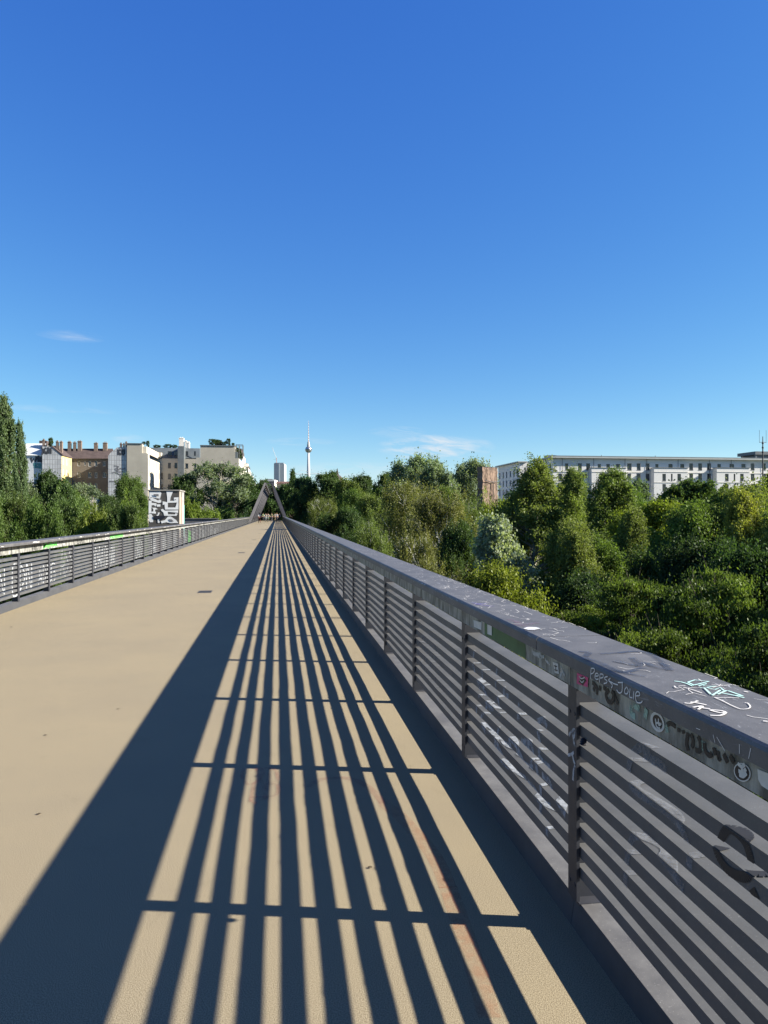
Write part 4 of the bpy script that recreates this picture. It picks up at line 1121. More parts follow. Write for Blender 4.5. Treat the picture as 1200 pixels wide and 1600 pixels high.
def facade(parent, name, o, u, n, w, h, wins, material, dep=.2, outline=None):
    """flat wall with real recesses. wins: (a0, a1, z0, z1)"""
    o, u, n = Vector(o), Vector(u), Vector(n); up = Vector((0, 0, 1)); b = MB()
    xs = sorted(set([0, w]+[c for q in wins for c in q[:2]])); zs = sorted(set([0, h]+[c for q in wins for c in q[2:4]]))
    for i in range(len(xs)-1):
        for j in range(len(zs)-1):
            xc, zc = (xs[i]+xs[i+1])/2, (zs[j]+zs[j+1])/2
            if any(a0 < xc < a1 and z0 < zc < z1 for a0, a1, z0, z1 in [q[:4] for q in wins]): continue
            b.quad(o+u*xs[i]+up*zs[j], o+u*xs[i+1]+up*zs[j], o+u*xs[i+1]+up*zs[j+1], o+u*xs[i]+up*zs[j+1])
    for q in wins:
        a0, a1, z0, z1 = q[:4]; c = [o+u*a0+up*z0, o+u*a1+up*z0, o+u*a1+up*z1, o+u*a0+up*z1]
        for k in range(4): b.quad(c[k], c[(k+1) % 4], c[(k+1) % 4]-n*dep, c[k]-n*dep)
        b.quad(*[p-n*(dep+.001) for p in c])
    return b.build(name, material, parent)
LX, NY = Vector((1, 0, 0)), Vector((0, -1, 0))
BZ = -8.0
def front(parent, px0, px1, ytop, Y, wins, material, frame, ybot=None, name='wall', mull=1, z0=None):
    """wall in the plane Y, given in photo pixels; wins in pixels (x0, x1, ytop, ybot)"""
    a = on_y(px0, ytop, Y); c = on_y(px1, ytop, Y); zb = BZ if z0 is None else z0
    W = []
    for (wx0, wx1, wy0, wy1) in wins:
        p, q = on_y(wx0, wy0, Y), on_y(wx1, wy1, Y); p2 = on_y(wx0, wy1, Y)
        W.append((p.x-a.x, q.x-a.x, p2.z-zb, p.z-zb))
    facade(parent, name, (a.x, Y, zb), LX, NY, c.x-a.x, a.z-zb, W, material)
    for (x0, x1, q0, q1) in W: window(parent, (a.x+x0, Y, zb+q0), LX, NY, x1-x0, q1-q0, frame, mull)
    return a, c
def side(parent, X, Y0, Y1, ztop, rows, cols, material, frame, face=1, name='wall', wh=1.6, ww=1.1, zb=BZ):
    """wall in the plane X between Y0 and Y1, facing +X (face=1) or -X"""
    u = Vector((0, 1, 0)); n = Vector((face, 0, 0)); W = []
    for z in rows:
        for k in range(cols):
            c = (k+.5)*(Y1-Y0)/cols; W.append((c-ww/2, c+ww/2, z-zb, z-zb+wh))
    facade(parent, name, (X, Y0, zb), u, n, Y1-Y0, ztop-zb, W, material)
    for (x0, x1, q0, q1) in W: window(parent, (X, Y0+x0, zb+q0), u, n, x1-x0, q1-q0, frame, 1)
def solid(parent, name, x0, x1, y0, y1, z0, z1, material):
    b = MB(); b.box(x0, x1, y0, y1, z0, z1); return b.build(name, material, parent)
def zrow(py, Y, px=200): return on_y(px, py, Y).z
def chimney(parent, px0, px1, y0, y1, Y, material, dep=1.0):
    a, c = on_y(px0, y0, Y), on_y(px1, y1, Y); b = MB(); b.box(a.x, c.x, Y, Y+dep, c.z-1.0, a.z); b.box(a.x-.08, c.x+.08, Y-.08, Y+dep+.08, a.z-.25, a.z-.1)
    for k in range(2): b.tube([(a.x+(c.x-a.x)*(.3+.4*k), Y+dep/2, a.z), (a.x+(c.x-a.x)*(.3+.4*k), Y+dep/2, a.z+.35)], .13, 8)
    return b.build('chimney', material, parent)
def wall_lines(lines, w, Y, material, parent, name='painted_stroke', label=None, curve=False):
    for j, ln in enumerate(lines):
        b = MB(); ribbon(b, [on_y(px, py, Y-.03-.004*j) for px, py in (smooth(ln) if curve else ln)], w, (0, -1, 0))
        o = b.build(name, material, parent)
        if label: o['label'] = label
M['gr_dark'] = mat('dark wall paint', (.035, .04, .05), .8, .3, 1); M['gr_teal'] = paint('teal wall paint', (.06, .20, .21), .38, scale=1.2); M['gr_grey'] = mat('grey wall paint', (.14, .14, .15), .8, .3, 1)
YL = 238.0

# 1. house with the teal graffiti and pale roof
A = empty('house', (x_at(60, YL), YL, BZ), 'panelled house end with teal graffiti and a pale sloping metal roof', 'house', 'houses left of the footbridge')
def at_root(root):                      # children are made in world space; keep them there
    bpy.context.view_layer.update()
    for ch in root.children: ch.matrix_parent_inverse = root.matrix_world.inverted()
a, c = on_y(20, 711, YL), on_y(66, 711, YL)
W_ = []
facade(A, 'wall', (a.x, YL, BZ), LX, NY, c.x-a.x, a.z-BZ, W_, M['palezinc'])
b = MB(); t0, t1, t2, t3 = on_y(20, 711, YL), on_y(66, 711, YL), on_y(66, 692.5, YL), on_y(42, 692.5, YL)
b.prism([t0+Vector((0,-.4,-.1)), t1+Vector((0,-.4,-.1)), t2+Vector((0,3.5,0)), on_y(34, 692.5, YL)+Vector((0,3.5,0))], (0, .3, .3)); b.build('roof', M['palezinc'], A)
b = MB(); g_ = [on_y(66, 770, YL-.6), on_y(96, 770, YL-.6), on_y(96, 711.5, YL-.6), on_y(81, 698.5, YL-.6), on_y(66, 697.5, YL-.6)]; g_[0].z = g_[1].z = BZ
b.prism(g_, (0, 8, 0)); b.build('gable_wall', M['tilewall'], A)
wall_lines([[(48,715),(50,722),(53,716),(55,722),(57,713)], [(58,714),(62,714)], [(60,714),(60,722)], [(63,714),(63,722)], [(63,714),(66,716),(63,718),(66,720),(63,722)]], .75, YL, M['gr_dark'], A, label='dark blocky letters above the teal paint')
b = MB(); b.poly([on_y(x, y, YL-.05) for x, y in ((52,723),(67,724),(67,733),(53,731))]); b.build('painted_patch', M['gr_teal'], A)
wall_lines([[(72,700),(69,702),(69,708),(72,709),(72,705)], [(75,699),(75,709)], [(79,700),(79,709)], [(75,704),(79,704)]], .6, YL-.6, M['gr_dark'], A, label='large black painted letters under the gable top')
wall_lines([[(66,701),(67,706),(65,711)], [(64,698),(66,703)]], .5, YL-.6, M['gr_dark'], A)
Xg = x_at(96, YL-.6); zt_ = on_y(96, 711.5, YL-.6).z
yb_ = 248.5
side(A, Xg+.06, YL-.5, yb_, zt_-.05, [zrow(726.5, YL), zrow(742.5, YL), zrow(758, YL)], 3, M['yellow'], M['frame_white'], name='side_wall', wh=2.0, ww=1.2)
b = MB(); r0_ = on_y(81, 698.5, YL-.6); r1_ = on_y(96.8, 711.5, YL-.6)
b.prism([r0_+Vector((0,-.1,0)), r1_+Vector((.2,-.1,-.05)), r1_+Vector((.2,-.1,.3)), r0_+Vector((0,-.1,.35))], (0, yb_-YL+.4, 0)); b.build('roof', M['roof_brown'], A)
for q in ((87, 90.5, 689.5, 699), (93, 97, 690, 703), (66, 69, 687, 698)): chimney(A, *q, YL+1.5, M['brick'])
solid(A, 'roof_terrace', x_at(54.5, YL), x_at(66.5, YL), YL+4, YL+8, on_y(60, 694, YL).z, on_y(60, 686.5, YL).z, M['roof_brown'])
solid(A, 'parapet', x_at(68, YL), x_at(90, YL), YL+3, YL+3.4, on_y(60, 700, YL).z, on_y(60, 694.5, YL).z, M['white_wall'])
at_root(A)
# 2. brown courtyard house
YB = 249.0
B_ = empty('house', (x_at(140, YB), YB, BZ), 'brown rendered house with a tiled roof and a row of chimneys, set back', 'house', 'houses left of the footbridge')
front(B_, 99, 174, 716, YB, [(121,125,720,728),(131.5,134,720.5,727),(138,142,720,728.5),(148,152,720,728.5),(160.5,165,721,728),(121,126,737.5,746),(138,142.5,738,746.5),(148,152,738,746.5),(160.5,166,738,746),(108,112.5,728,737),(138,142,755,763),(121,125,755,763),(148,152,755,763)], M['brown'], M['frame_white'])
b = MB(); p0, p1, p2, p3 = on_y(96, 716.5, YB-.5), on_y(174, 716.5, YB-.5), on_y(176, 702, YB+4), on_y(92, 702, YB+4)
b.prism([p0, p1, p2+Vector((0,0,0)), p3], (0, .4, .25)); b.prism([p3, p2, p2+Vector((0,7,-6)), p3+Vector((0,7,-6))], (0, .2, .25)); b.build('roof', M['roof_brown'], B_)
for q in ((105.5,110.5,690,703), (114,118,691,704), (121,127,689,704), (146.5,152,692,705), (160.5,167,691.5,704)): chimney(B_, *q, YB+3.0, M['brick'])
b = MB(); b.box(x_at(126, YB), x_at(135, YB), YB+4, YB+5, on_y(130,703,YB).z, on_y(130,700.5,YB).z); b.build('roof_hatch', M['zinc'], B_)
at_root(B_)
# 3. panelled gable with black letters
C_ = empty('house', (x_at(184, YL), YL, BZ), 'pale panelled gable with two big black letters beside the grey gable', 'house', 'houses left of the footbridge')
b = MB(); g_ = [on_y(169, 770, YL), on_y(198, 770, YL), on_y(198, 698.5, YL), on_y(183, 699, YL), on_y(172, 708, YL), on_y(169, 712, YL)]; g_[0].z = g_[1].z = BZ
b.prism(g_, (0, 13, 0)); b.build('gable_wall', M['tilewall'], C_)
wall_lines([[(184.5,702),(184.5,711)], [(188.5,702),(185,706),(189,711)], [(190.5,702),(190.5,709),(192.5,710.5),(194,709),(194,702)]], .55, YL, M['gr_dark'], C_, label='two large black letters painted at the top of the gable')
wall_lines([[(178,728),(185,729),(180,733),(184,737),(192,737)], [(175,739),(180,738),(188,742),(195,741)], [(184,730),(184,735),(188,732),(192,733),(196,731)], [(171,752),(180,752),(184,750)]], .35, YL, M['gr_grey'], C_, curve=True)
for q in ((187,190,693,700), (192,194,693.5,700), (195.5,198,691,700)): chimney(C_, *q, YL+2, M['brick'])
at_root(C_)
# 4. blank grey gable and the cream court house behind
D_ = empty('apartment_building', (x_at(220, YL), YL, BZ), 'blank grey gable wall with cream court facade and zinc attic', 'building', 'houses left of the footbridge')
b = MB(); g_ = [on_y(x, y, YL-.4) for x, y in ((198.3,770),(231,770),(231,708.5),(222,708),(222,693.5),(198.3,693.5))]; g_[0].z = g_[1].z = BZ
b.prism(g_, (0, 3.0, 0)); b.build('gable_wall', M['graywall'], D_)
solid(D_, 'roof_edge', x_at(198, YL), x_at(222.5, YL), YL-.6, YL+2.7, on_y(200,693.5,YL-.4).z, on_y(200,692.3,YL-.4).z, M['zinc'])
Xd = x_at(231, YL-.4); YE = 262.0
side(D_, Xd+.05, YL-.2, YE, on_y(231, 715.5, YL).z, [zrow(727,YL), zrow(743,YL), zrow(759, YL)], 4, M['cream'], M['frame_dark'], name='side_wall', wh=1.9, ww=1.1)
solid(D_, 'attic', x_at(222.2, YL), Xd-.5, YL+.2, YE, on_y(225,708,YL).z, on_y(225,697.5,YL).z, M['cream'])
front(D_, 234, 281, 716, YE, [(240.5,245.5,747,755),(251.5,254.5,738.5,748),(251.5,254.5,757,766),(262.5,267,723,731.5),(262.5,267,740,748.5),(262.5,267,757,766),(272.5,277,723,731.5),(272.5,277,740,748.5),(272.5,277,757,766),(240.5,244.5,731,736.5)], M['cream'], M['frame_dark'])
front(D_, 287.5, 312, 717, YE-2, [(289.5,294,724,731.5),(289.5,294,740,748.5),(303,307,724,731),(303,307,740,748)], M['graywall'], M['frame_dark'], name='wall')
solid(D_, 'stair_tower', x_at(277.5, YE-3), x_at(287.3, YE-3), YE-3, YE+4, BZ, on_y(282, 697, YE-3).z, M['zinc'])
b = MB(); p0, p1, p2, p3 = on_y(234,716,YE+1.2), on_y(312,716,YE+1.2), on_y(312,700.5,YE+3), on_y(232,699.5,YE+3)
b.prism([p0, p1, p2, p3], (0, 4, 0)); b.build('roof', M['zinc'], D_)
W2 = [(262,268,705,712),(272,277,705,712),(290,294,705,712),(303,306,705,712)]
for (x0, x1, y0, y1) in W2:
    p, q = on_y(x0, y1, YE+1.0), on_y(x1, y0, YE+1.0); window(D_, (p.x, YE+1.0, p.z), LX, NY, q.x-p.x, q.z-p.z, M['frame_dark'], 1, dep=.0)
solid(D_, 'dormer', x_at(240, YE), x_at(252, YE), YE-.5, YE+2, on_y(240,715,YE).z, on_y(240,707,YE).z, M['cream'])
for q in ((279.5,287,684,700), (288.5,292,689,700), (293,296,691,700)): chimney(D_, *q, YE+5, M['white_wall'], 1.5)
# roof terrace rail
b = MB(); pz = on_y(240, 713, YE-.4).z
for k in range(14): x = x_at(253+k*1.7, YE-.4); b.tube([(x, YE-.4, pz-.6), (x, YE-.4, pz+.5)], .03, 4)
b.tube([(x_at(253,YE-.4), YE-.4, pz+.5), (x_at(275.5,YE-.4), YE-.4, pz+.5)], .035, 4); b.build('terrace_railing', M['frame_dark'], D_)
at_root(D_)
# 5. blank gable with roof garden; long white street front behind it
E_ = empty('apartment_building', (x_at(340, YL), YL, BZ), 'blank beige gable with a white balconied street front stepping back behind it', 'building', 'houses left of the footbridge')
b = MB(); g_ = [on_y(x, y, YL) for x, y in ((306.5,770),(373,770),(373,716),(367,716),(367,697),(313,697),(313,715),(306.5,715))]; g_[0].z = g_[1].z = BZ
b.prism(g_, (0, 6.0, 0)); b.build('gable_wall', M['graywall'], E_)
solid(E_, 'roof_edge', x_at(312.5, YL), x_at(367.5, YL), YL-.2, YL+6.2, on_y(340,697,YL).z, on_y(340,695.6,YL).z, M['zinc'])
Xe = x_at(373, YL)+.05
steps = [(238.2, 262, 716), (262, 285, 720), (285, 312, 717), (312, 345, 722), (345, 380, 722)]
for k, (ya_, yb2, yt) in enumerate(steps):
    zt2 = on_y(373, 716, YL).z+(0, 3.2, -1.0, 1.5, 0)[k]
    rows = [zt2-3.4-3.4*i for i in range(5)]
    side(E_, Xe+.02*k, ya_, yb2, zt2, rows, 4, M['white_wall'], M['frame_dark'], name='street_front', wh=2.0, ww=1.3)
    solid(E_, 'roof', Xe-8, Xe-.4, ya_+.05, yb2-.05, zt2-.3, zt2+2.0, M['roof_brown'] if k % 2 else M['zinc'])
    for i in range(4):
        b = MB(); yy = (ya_+yb2)/2-2.2; z = rows[i]-.3
        b.box(Xe+.1, Xe+1.5, yy, yy+4.4, z, z+.2); b.box(Xe+1.4, Xe+1.5, yy, yy+4.4, z+.2, z+1.1); b.box(Xe+.1, Xe+1.4, yy, yy+.1, z+.2, z+1.1)
        b.build('balcony', M['white_wall'], E_)
# pergola
b = MB(); pa, pb = on_y(367.5, 716, YL), on_y(379, 694.5, YL)
for x in (pa.x+.2, (pa.x+pb.x)/2, pb.x):
    for yy in (YL+1, YL+5): b.tube([(x, yy, pa.z), (x, yy, pb.z)], .09, 4)
for zz in (pb.z, (pb.z*2+pa.z)/3, (pb.z+2*pa.z)/3):
    for yy in (YL+1, YL+5): b.tube([(pa.x+.2, yy, zz), (pb.x, yy, zz)], .08, 4)
    for x in (pa.x+.2, pb.x): b.tube([(x, YL+1, zz), (x, YL+5, zz)], .08, 4)
b.build('pergola', M['frame_dark'], E_)
solid(E_, 'roof_hut', x_at(334, YL), x_at(345, YL), YL+3, YL+6, on_y(340,696,YL).z, on_y(340,686,YL).z, M['gr_dark'])
at_root(E_)
# roof plants
def pot_tree(px, ybase, top, hw, Y, lb):
    p = on_y(px, ybase, Y+2); q = on_y(px, top, Y+2); me, tr, H, R = SPEC['bush'][int(px) % 3]
    root = empty('roof_plant', (p.x, p.y, p.z-.1), lb, 'plant', 'plants on the roof terraces', px*1.0); s = hw/F*Y/R; root.scale = (s, s, (q.z-p.z+.1)/H)
    c = link('crown', me, root); c.color = (*C_DARK, 1); link('trunk', tr, root)
for px, yb3, tp, hw, Y, lb in ((332,695.6,686,6,YL,'dark bushy shrub on the left of the beige gable roof'), (340,695.6,687,6,YL+.8,'dark bushy shrub against the roof hut'), (357,695.6,685.5,4,YL,'small pointed shrub on the beige gable roof'),
        (350,695.6,690,5,YL,'low shrub in the middle of the beige gable roof'), (364,695.6,692,3,YL,'low shrub at the right end of the beige gable roof'), (231,698,689,3,YE,'thin tall shrub on the cream house roof'), (245,700,695,6,YE+3,'low shrub on the zinc attic'),
        (262,700,694,7,YE+3,'dark shrub on the zinc attic left of the white chimney'), (273,700,695,5,YE+3,'shrub beside the white chimney'), (371,716,700,5,YL+1,'climbing greenery inside the pergola'), (375,716,706,4,YL+1,'low greenery at the pergola edge'),
        (79,697.5,684,4,YL,'small shrub on the panelled house terrace'), (225,694,690,3,YL,'small shrub on the grey gable top')):
    pot_tree(px, yb3, tp, hw, Y, lb)

# low white hut with a blue mark beneath the brown house
H_ = empty('hut', (x_at(150, 170), 170, BZ), 'low white flat hut with a blue square among the left trees', 'hut')
a, c = on_y(122, 776, 170), on_y(170.5, 788, 170); b = MB(); b.box(a.x, c.x, 170, 178, BZ, a.z); b.build('wall', M['white_wall'], H_)
b = MB(); b.box(a.x-.3, c.x+.3, 169.7, 178.3, a.z, a.z+.25); b.build('roof', M['zinc'], H_)
b = MB(); q0, q1 = on_y(153, 786, 169.96), on_y(160.5, 780, 169.96); b.box(q0.x, q1.x, 169.93, 169.98, q0.z, q1.z); b.build('blue_panel', mat('blue paint', (.03, .12, .5), .6, .15, 2), H_)
at_root(H_)

# ------------------------------------------------------------------ graffiti covered tower left of the bridge
YT = 50.0
TW = empty('stair_tower', (x_at(256, YT), YT, BZ), 'square concrete tower covered in white and black block graffiti', 'tower')
xa, xb = x_at(232, YT), x_at(280, YT); zt3 = on_y(256, 767, YT).z
b = MB(); b.box(xa, xb, YT, YT+2.75, BZ, zt3); b.build('wall', mat('dark painted concrete', (.07, .065, .06), .8, .35, 2.5, bump=.1), TW)
b = MB(); b.box(xa-.05, xb+.05, YT-.05, YT+2.8, zt3, zt3+.08); b.build('coping', M['concrete'], TW)
c5_ = crop(225, 760, 17.14)
M['gwhite'] = mat('white block paint', (.66, .66, .65), .75, .15, 2)
def blocks(polys, material, label=None, lift=0.0):
    for j, p in enumerate(polys):
        b = MB(); b.poly([on_y(x, y, YT-.006-.0015*j-lift) for x, y in c5_(p)])
        o = b.build('painted_letter', material, TW)
        if label: o['label'] = label
blocks([[(140,140),(440,140),(465,180),(430,330),(300,310),(180,290),(140,340)],
        [(140,330),(220,300),(380,380),(400,350),(460,360),(460,430),(400,445),(220,390)],
        [(125,380),(205,380),(205,440),(330,450),(340,500),(300,540),(270,500),(205,505),(190,720),(125,730)],
        [(345,480),(440,480),(440,540),(345,545)],
        [(210,570),(310,570),(370,610),(300,620),(290,670),(320,680),(320,730),(200,720),(190,680),(250,670),(250,610)],
        [(370,700),(425,700),(400,770),(350,800),(330,770),(370,750)],
        [(125,740),(200,740),(245,820),(245,955),(160,960),(125,900)],
        [(600,135),(775,140),(710,300),(700,390),(800,380),(800,300),(925,290),(925,430),(640,440),(640,600),(560,600),(550,480),(500,500),(500,400),(620,420),(620,290)],
        [(880,430),(925,430),(925,620),(560,620),(570,565),(840,565)],
        [(450,620),(500,600),(560,650),(920,640),(910,710),(840,700),(640,680),(640,750),(830,750),(840,720),(900,730),(870,790),(540,785),(520,700),(460,650)],
        [(560,900),(640,810),(720,805),(860,900),(920,980),(700,985),(600,960),(470,990),(450,930)],
        [(365,880),(415,880),(420,970),(370,975)]], M['gwhite'], 'white block letters sprayed over the tower front')
blocks([[(250,205),(390,205),(390,270),(270,250)], [(650,875),(740,880),(800,940),(700,945)], [(820,340),(860,340),(850,370),(815,368)]], M['gr_grey'], lift=.03)
blocks([[(260,790),(480,780),(560,790),(560,850),(480,880),(440,920),(420,870),(260,860)]], M['ink'], lift=.036)
# sunlit side of the tower with coloured strips
b = MB()
Xt = xb
def strip(y0, y1, z0, z1, m_, lift):
    b = MB(); b.box(Xt+.002, Xt+lift, YT+y0, YT+y1, z0, z1); b.build('painted_strip', m_, TW)
strip(.02, 1.0, BZ+5, zt3-.03, mat('cream strip', (.27, .24, .20), .8, .15, 3), .012)
strip(1.0, 1.5, BZ+5, zt3-.4, mat('salmon strip', (.27, .14, .11), .8, .2, 3), .010)
strip(1.5, 2.3, BZ+5, zt3-.03, mat('pale strip', (.30, .30, .30), .8, .2, 3), .011)
strip(2.3, 2.72, BZ+5, zt3-.9, mat('mint strip', (.13, .30, .26), .8, .15, 3), .009)
at_root(TW)
# side landing railing joining the bridge beyond the tower
LD = empty('side_walkway', (-6, 60, 0), 'short side walkway with grey parapet joining the bridge past the graffiti tower', 'walkway')
xa2 = x_at(286, 60)
solid(LD, 'floor', xa2, XL-.3, 57, 60, -.2, -.02, M['concrete'])
solid(LD, 'parapet', xa2, XL-.45, 60.02, 60.1, -.1, 1.15, M['steel']); solid(LD, 'parapet', xa2, XL-.45, 56.9, 56.98, -.1, .9, M['steel'])
solid(LD, 'handrail', xa2, XL-.45, 59.95, 60.2, 1.152, 1.21, M['kerb'])
for x in (xa2+.3, XL-.8): solid(LD, 'leg', x, x+.3, 58, 58.3, BZ-.2, -.2, M['concrete'])
at_root(LD)

# ------------------------------------------------------------------ brown ruined wall
def ruin():
    Y = 112.0; root = empty('ruined_wall', at_d(762, Y, BZ), 'rough brown free standing wall slab beside the white apartment block', 'wall', rz=math.radians(34))
    D = Y; w = 36/F*D; h = EYE+(HY-730.5)/F*D-BZ; b = bmesh.new(); g = random.Random(2); nx, nz_ = 26, 60; V = {}
    for j in range(nz_+1):
        for i in range(nx+1):
            e = 1 if 0 < i < nx else 0
            x = -w/2+w*i/nx+(g.uniform(-.1, .1) if not e else g.uniform(-.03, .03)); z = h*j/nz_+(g.uniform(-.12, .1) if j == nz_ else 0)
            dd = .10*math.sin(i*.45+1.7*math.sin(j*.13))*math.sin(j*.11-i*.2)+g.uniform(-.05, .05)
            V[i, j] = b.verts.new((x*(1+.07*(1-j/nz_)), -.5-(dd if e else 0), z)); 
    for j in range(nz_):
        for i in range(nx): b.faces.new((V[i, j], V[i+1, j], V[i+1, j+1], V[i, j+1]))
    ge = bmesh.ops.extrude_face_region(b, geom=list(b.faces)); vs = [v for v in ge['geom'] if isinstance(v, bmesh.types.BMVert)]
    for v in vs: v.co.y = .55
    bmesh.ops.recalc_face_normals(b, faces=b.faces)
    me = bpy.data.meshes.new('wall_slab'); b.to_mesh(me); b.free()
    o = link('wall_slab', me, root, mat('rough brown masonry', (.11, .078, .060), .95, scale=.8, col2=(.225, .155, .115), bump=.6, bscale=3, detail=8))
    c = MB()
    for k in range(26): x = -w/2+w*k/26; zz = h-.1+g.uniform(-.1, .2); c.box(x, x+w/26-.01, -.45, .5, h-.4, zz)
    c.build('coping', mat('dark stone', (.09, .07, .06), .95, .3, 1.5), root)
    # rusty iron strap and cracks
    s = MB(); s.tube([(-w/2+.1, -.75, h*.88), (0, -.80, h*.865), (w/2-.3, -.75, h*.87)], .06, 5); s.tube([(w*.1, -.8, h*.86), (w*.08, -.82, h*.62), (w*.16, -.8, h*.5)], .05, 5); s.build('iron_strap', M['drain'], root)
ruin()

# ------------------------------------------------------------------ white apartment block on the right
YR = 205.0
R_ = empty('apartment_block', (x_at(1000, YR), YR, BZ), 'long pale apartment block with rows of dark windows and projecting bays', 'building')
row = {1: (723.5, 734.5), 2: (740, 751), 3: (756, 767), 4: (771.5, 781)}
bays = [(924.5, 978.5), (1022, 1075), (1120, 1171.5)]
W_ = []
for x0, x1 in ((883,888),(903,909),(916,922),(934,939),(947.5,953),(962.5,969),(980,987),(995,1001),(1009,1015),(1024,1029),(1044.5,1051),(1063,1069),(1077,1083),(1091,1097),(1105,1111),(1121,1126.5),(1140,1147),(1158.5,1165),(1173,1179),(1191,1196.5),(1209,1215),(1225,1231),(1243,1249)):
    yr = (724, 734.5) if not any(a < x0 < c for a, c in bays) else (725, 731)
    W_.append((x0, x1, *yr))
for r_ in (2, 3, 4):
    for x0, x1 in ((980,986),(994.5,1001),(1009,1015),(1077,1083),(1091,1097),(1105,1111),(1173,1179),(1191,1197),(1209,1215),(1225,1231)): W_.append((x0, x1, *row[r_]))
    W_.append((903, 917, row[r_][0], row[r_][0]+6.5)); W_.append((872, 878, *row[r_]))
front(R_, 864, 1290, 713.5+2, YR, W_, M['block'], M['frame_dark'])
def rz_(py, px=864, Y=YR): return on_y(px, py, Y).z
zr = rz_(715.5); Xr0, Xr1 = x_at(864, YR), x_at(1290, YR)
M['palegrey'] = mat('pale cornice', (.34, .36, .35), .6, .08, .5)
solid(R_, 'cornice', Xr0-.9, Xr1+.6, YR-1.0, YR+14, zr, zr+.35, M['palegrey'])
solid(R_, 'roof', Xr0+1.5, Xr1-1, YR+2, YR+13, zr+.35, zr+.9, M['zinc'])
# string courses
for py in (736.5, 753.5, 769.5): z = rz_(py); solid(R_, 'string_course', Xr0+.05, Xr1, YR-.12, YR-.003, z-.15, z+.12, M['white_wall'])
for (b0, b1) in bays:
    Yb = YR-2.2; ka = lambda px: x_at(px, Yb)
    ws = []
    cols = [(b0+13, b0+18.5), (b0+26.5, b0+29), (b0+36.5, b0+42)] if b0 > 1000 else [(b0+13, b0+18), (b0+26.5, b0+31.5), (b0+40.5, b0+45.5)]
    for r_ in (2, 3, 4):
        for x0, x1 in cols: ws.append((x0, x1, row[r_][0]+.3, row[r_][1]+.3))
    front(R_, b0, b1, 731, Yb, ws, M['block'], M['frame_dark'], name='bay_wall')
    zb_ = on_y(b0, 731, Yb).z
    b = MB(); b.box(ka(b0)+.002, ka(b0)+.3, Yb+.003, YR-.13, BZ, zb_); b.box(ka(b1)-.3, ka(b1)-.002, Yb+.003, YR-.13, BZ, zb_); b.box(ka(b0)+.31, ka(b1)-.31, Yb+.3, YR-.13, zb_-.9, zb_-.7); b.build('bay_wall', M['block'], R_)
    b = MB(); b.box(ka(b0)-.15, ka(b1)+.15, Yb-.15, YR-.13, zb_+.001, zb_+.15); b.build('cornice', M['zinc'], R_)
    for py in (753.5, 737): z = rz_(py, b0, Yb); solid(R_, 'string_course', ka(b0), ka(b1), Yb-.1, Yb-.003, z-.12, z+.1, M['white_wall'])
# left return
side(R_, Xr0, YR+.0, 218.5, zr, [rz_(734.5), rz_(751), rz_(767)], 3, M['block'], M['frame_dark'], face=-1, name='side_wall', wh=2.0, ww=1.2)
Yw = 225.0; Xw = x_at(812, Yw); Xw1 = x_at(838, 218.5)
zw = on_y(812, 722.5, Yw).z
side(R_, Xw, Yw, 248, zw, [zw-4.2-2.95*k for k in range(4)], 6, M['block'], M['frame_dark'], face=-1, name='wing_wall', wh=2.0, ww=1.1)
facade(R_, 'wing_wall', (Xw, Yw, BZ), LX, NY, Xr0-Xw, zw-BZ, [], M['block'])
solid(R_, 'cornice', Xw-.8, Xr0-.95, Yw-.8, 249, zw, zw+.35, M['palegrey'])
b = MB()
for k in range(8): px = 878+k*44+(k % 3)*5; p = on_y(px, 716, YR); b.box(p.x, p.x+.14, YR-.16, YR-.13, p.z-14, p.z)
b.build('downpipe', M['zinc'], R_)
b = MB(); p, q = on_y(1183, 716, YR+4), on_y(1260, 706.5, YR+4); b.box(p.x, q.x, YR+4, YR+12, zr+.91, q.z-1.0); b.box(p.x-1, q.x+1, YR+3.4, YR+12.4, q.z-.99, q.z); b.box(p.x-.8, p.x-.3, YR+3.6, YR+4, zr+.91, q.z-1); b.build('roof_house', M['zinc'], R_)
b = MB(); p = on_y(859, 713, YR+8); b.box(p.x-1.4, p.x+1.4, YR+6, YR+9, zr+.36, zr+1.3); b.build('roof_house', M['zinc'], R_)
b = MB()
for px in (940, 1024, 1160, 1210): p = on_y(px, 714, YR+1); b.tube([(p.x, YR+1, zr+.3), (p.x, YR+1, zr+1.1)], .1, 6)
b.build('roof_vent', M['zinc'], R_)
at_root(R_)
# pale house far left of the ruin
P_ = empty('house', at_d(700, 190, BZ), 'low grey house glimpsed between the willows and the brown ruin', 'house')
a, c = on_y(691, 744, 185), on_y(716, 744, 185); b = MB(); b.box(a.x, c.x, 185, 193, BZ, a.z); b.build('wall', M['block'], P_); b = MB(); b.box(a.x-.3, c.x+.3, 184.7, 193.3, a.z+.0, a.z+.3); b.build('roof', M['zinc'], P_)
w0 = on_y(695, 752, 184.9); window(P_, (w0.x, 184.98, w0.z), LX, NY, 2.2, 1.2, M['frame_dark'], 1, dep=0)
at_root(P_)

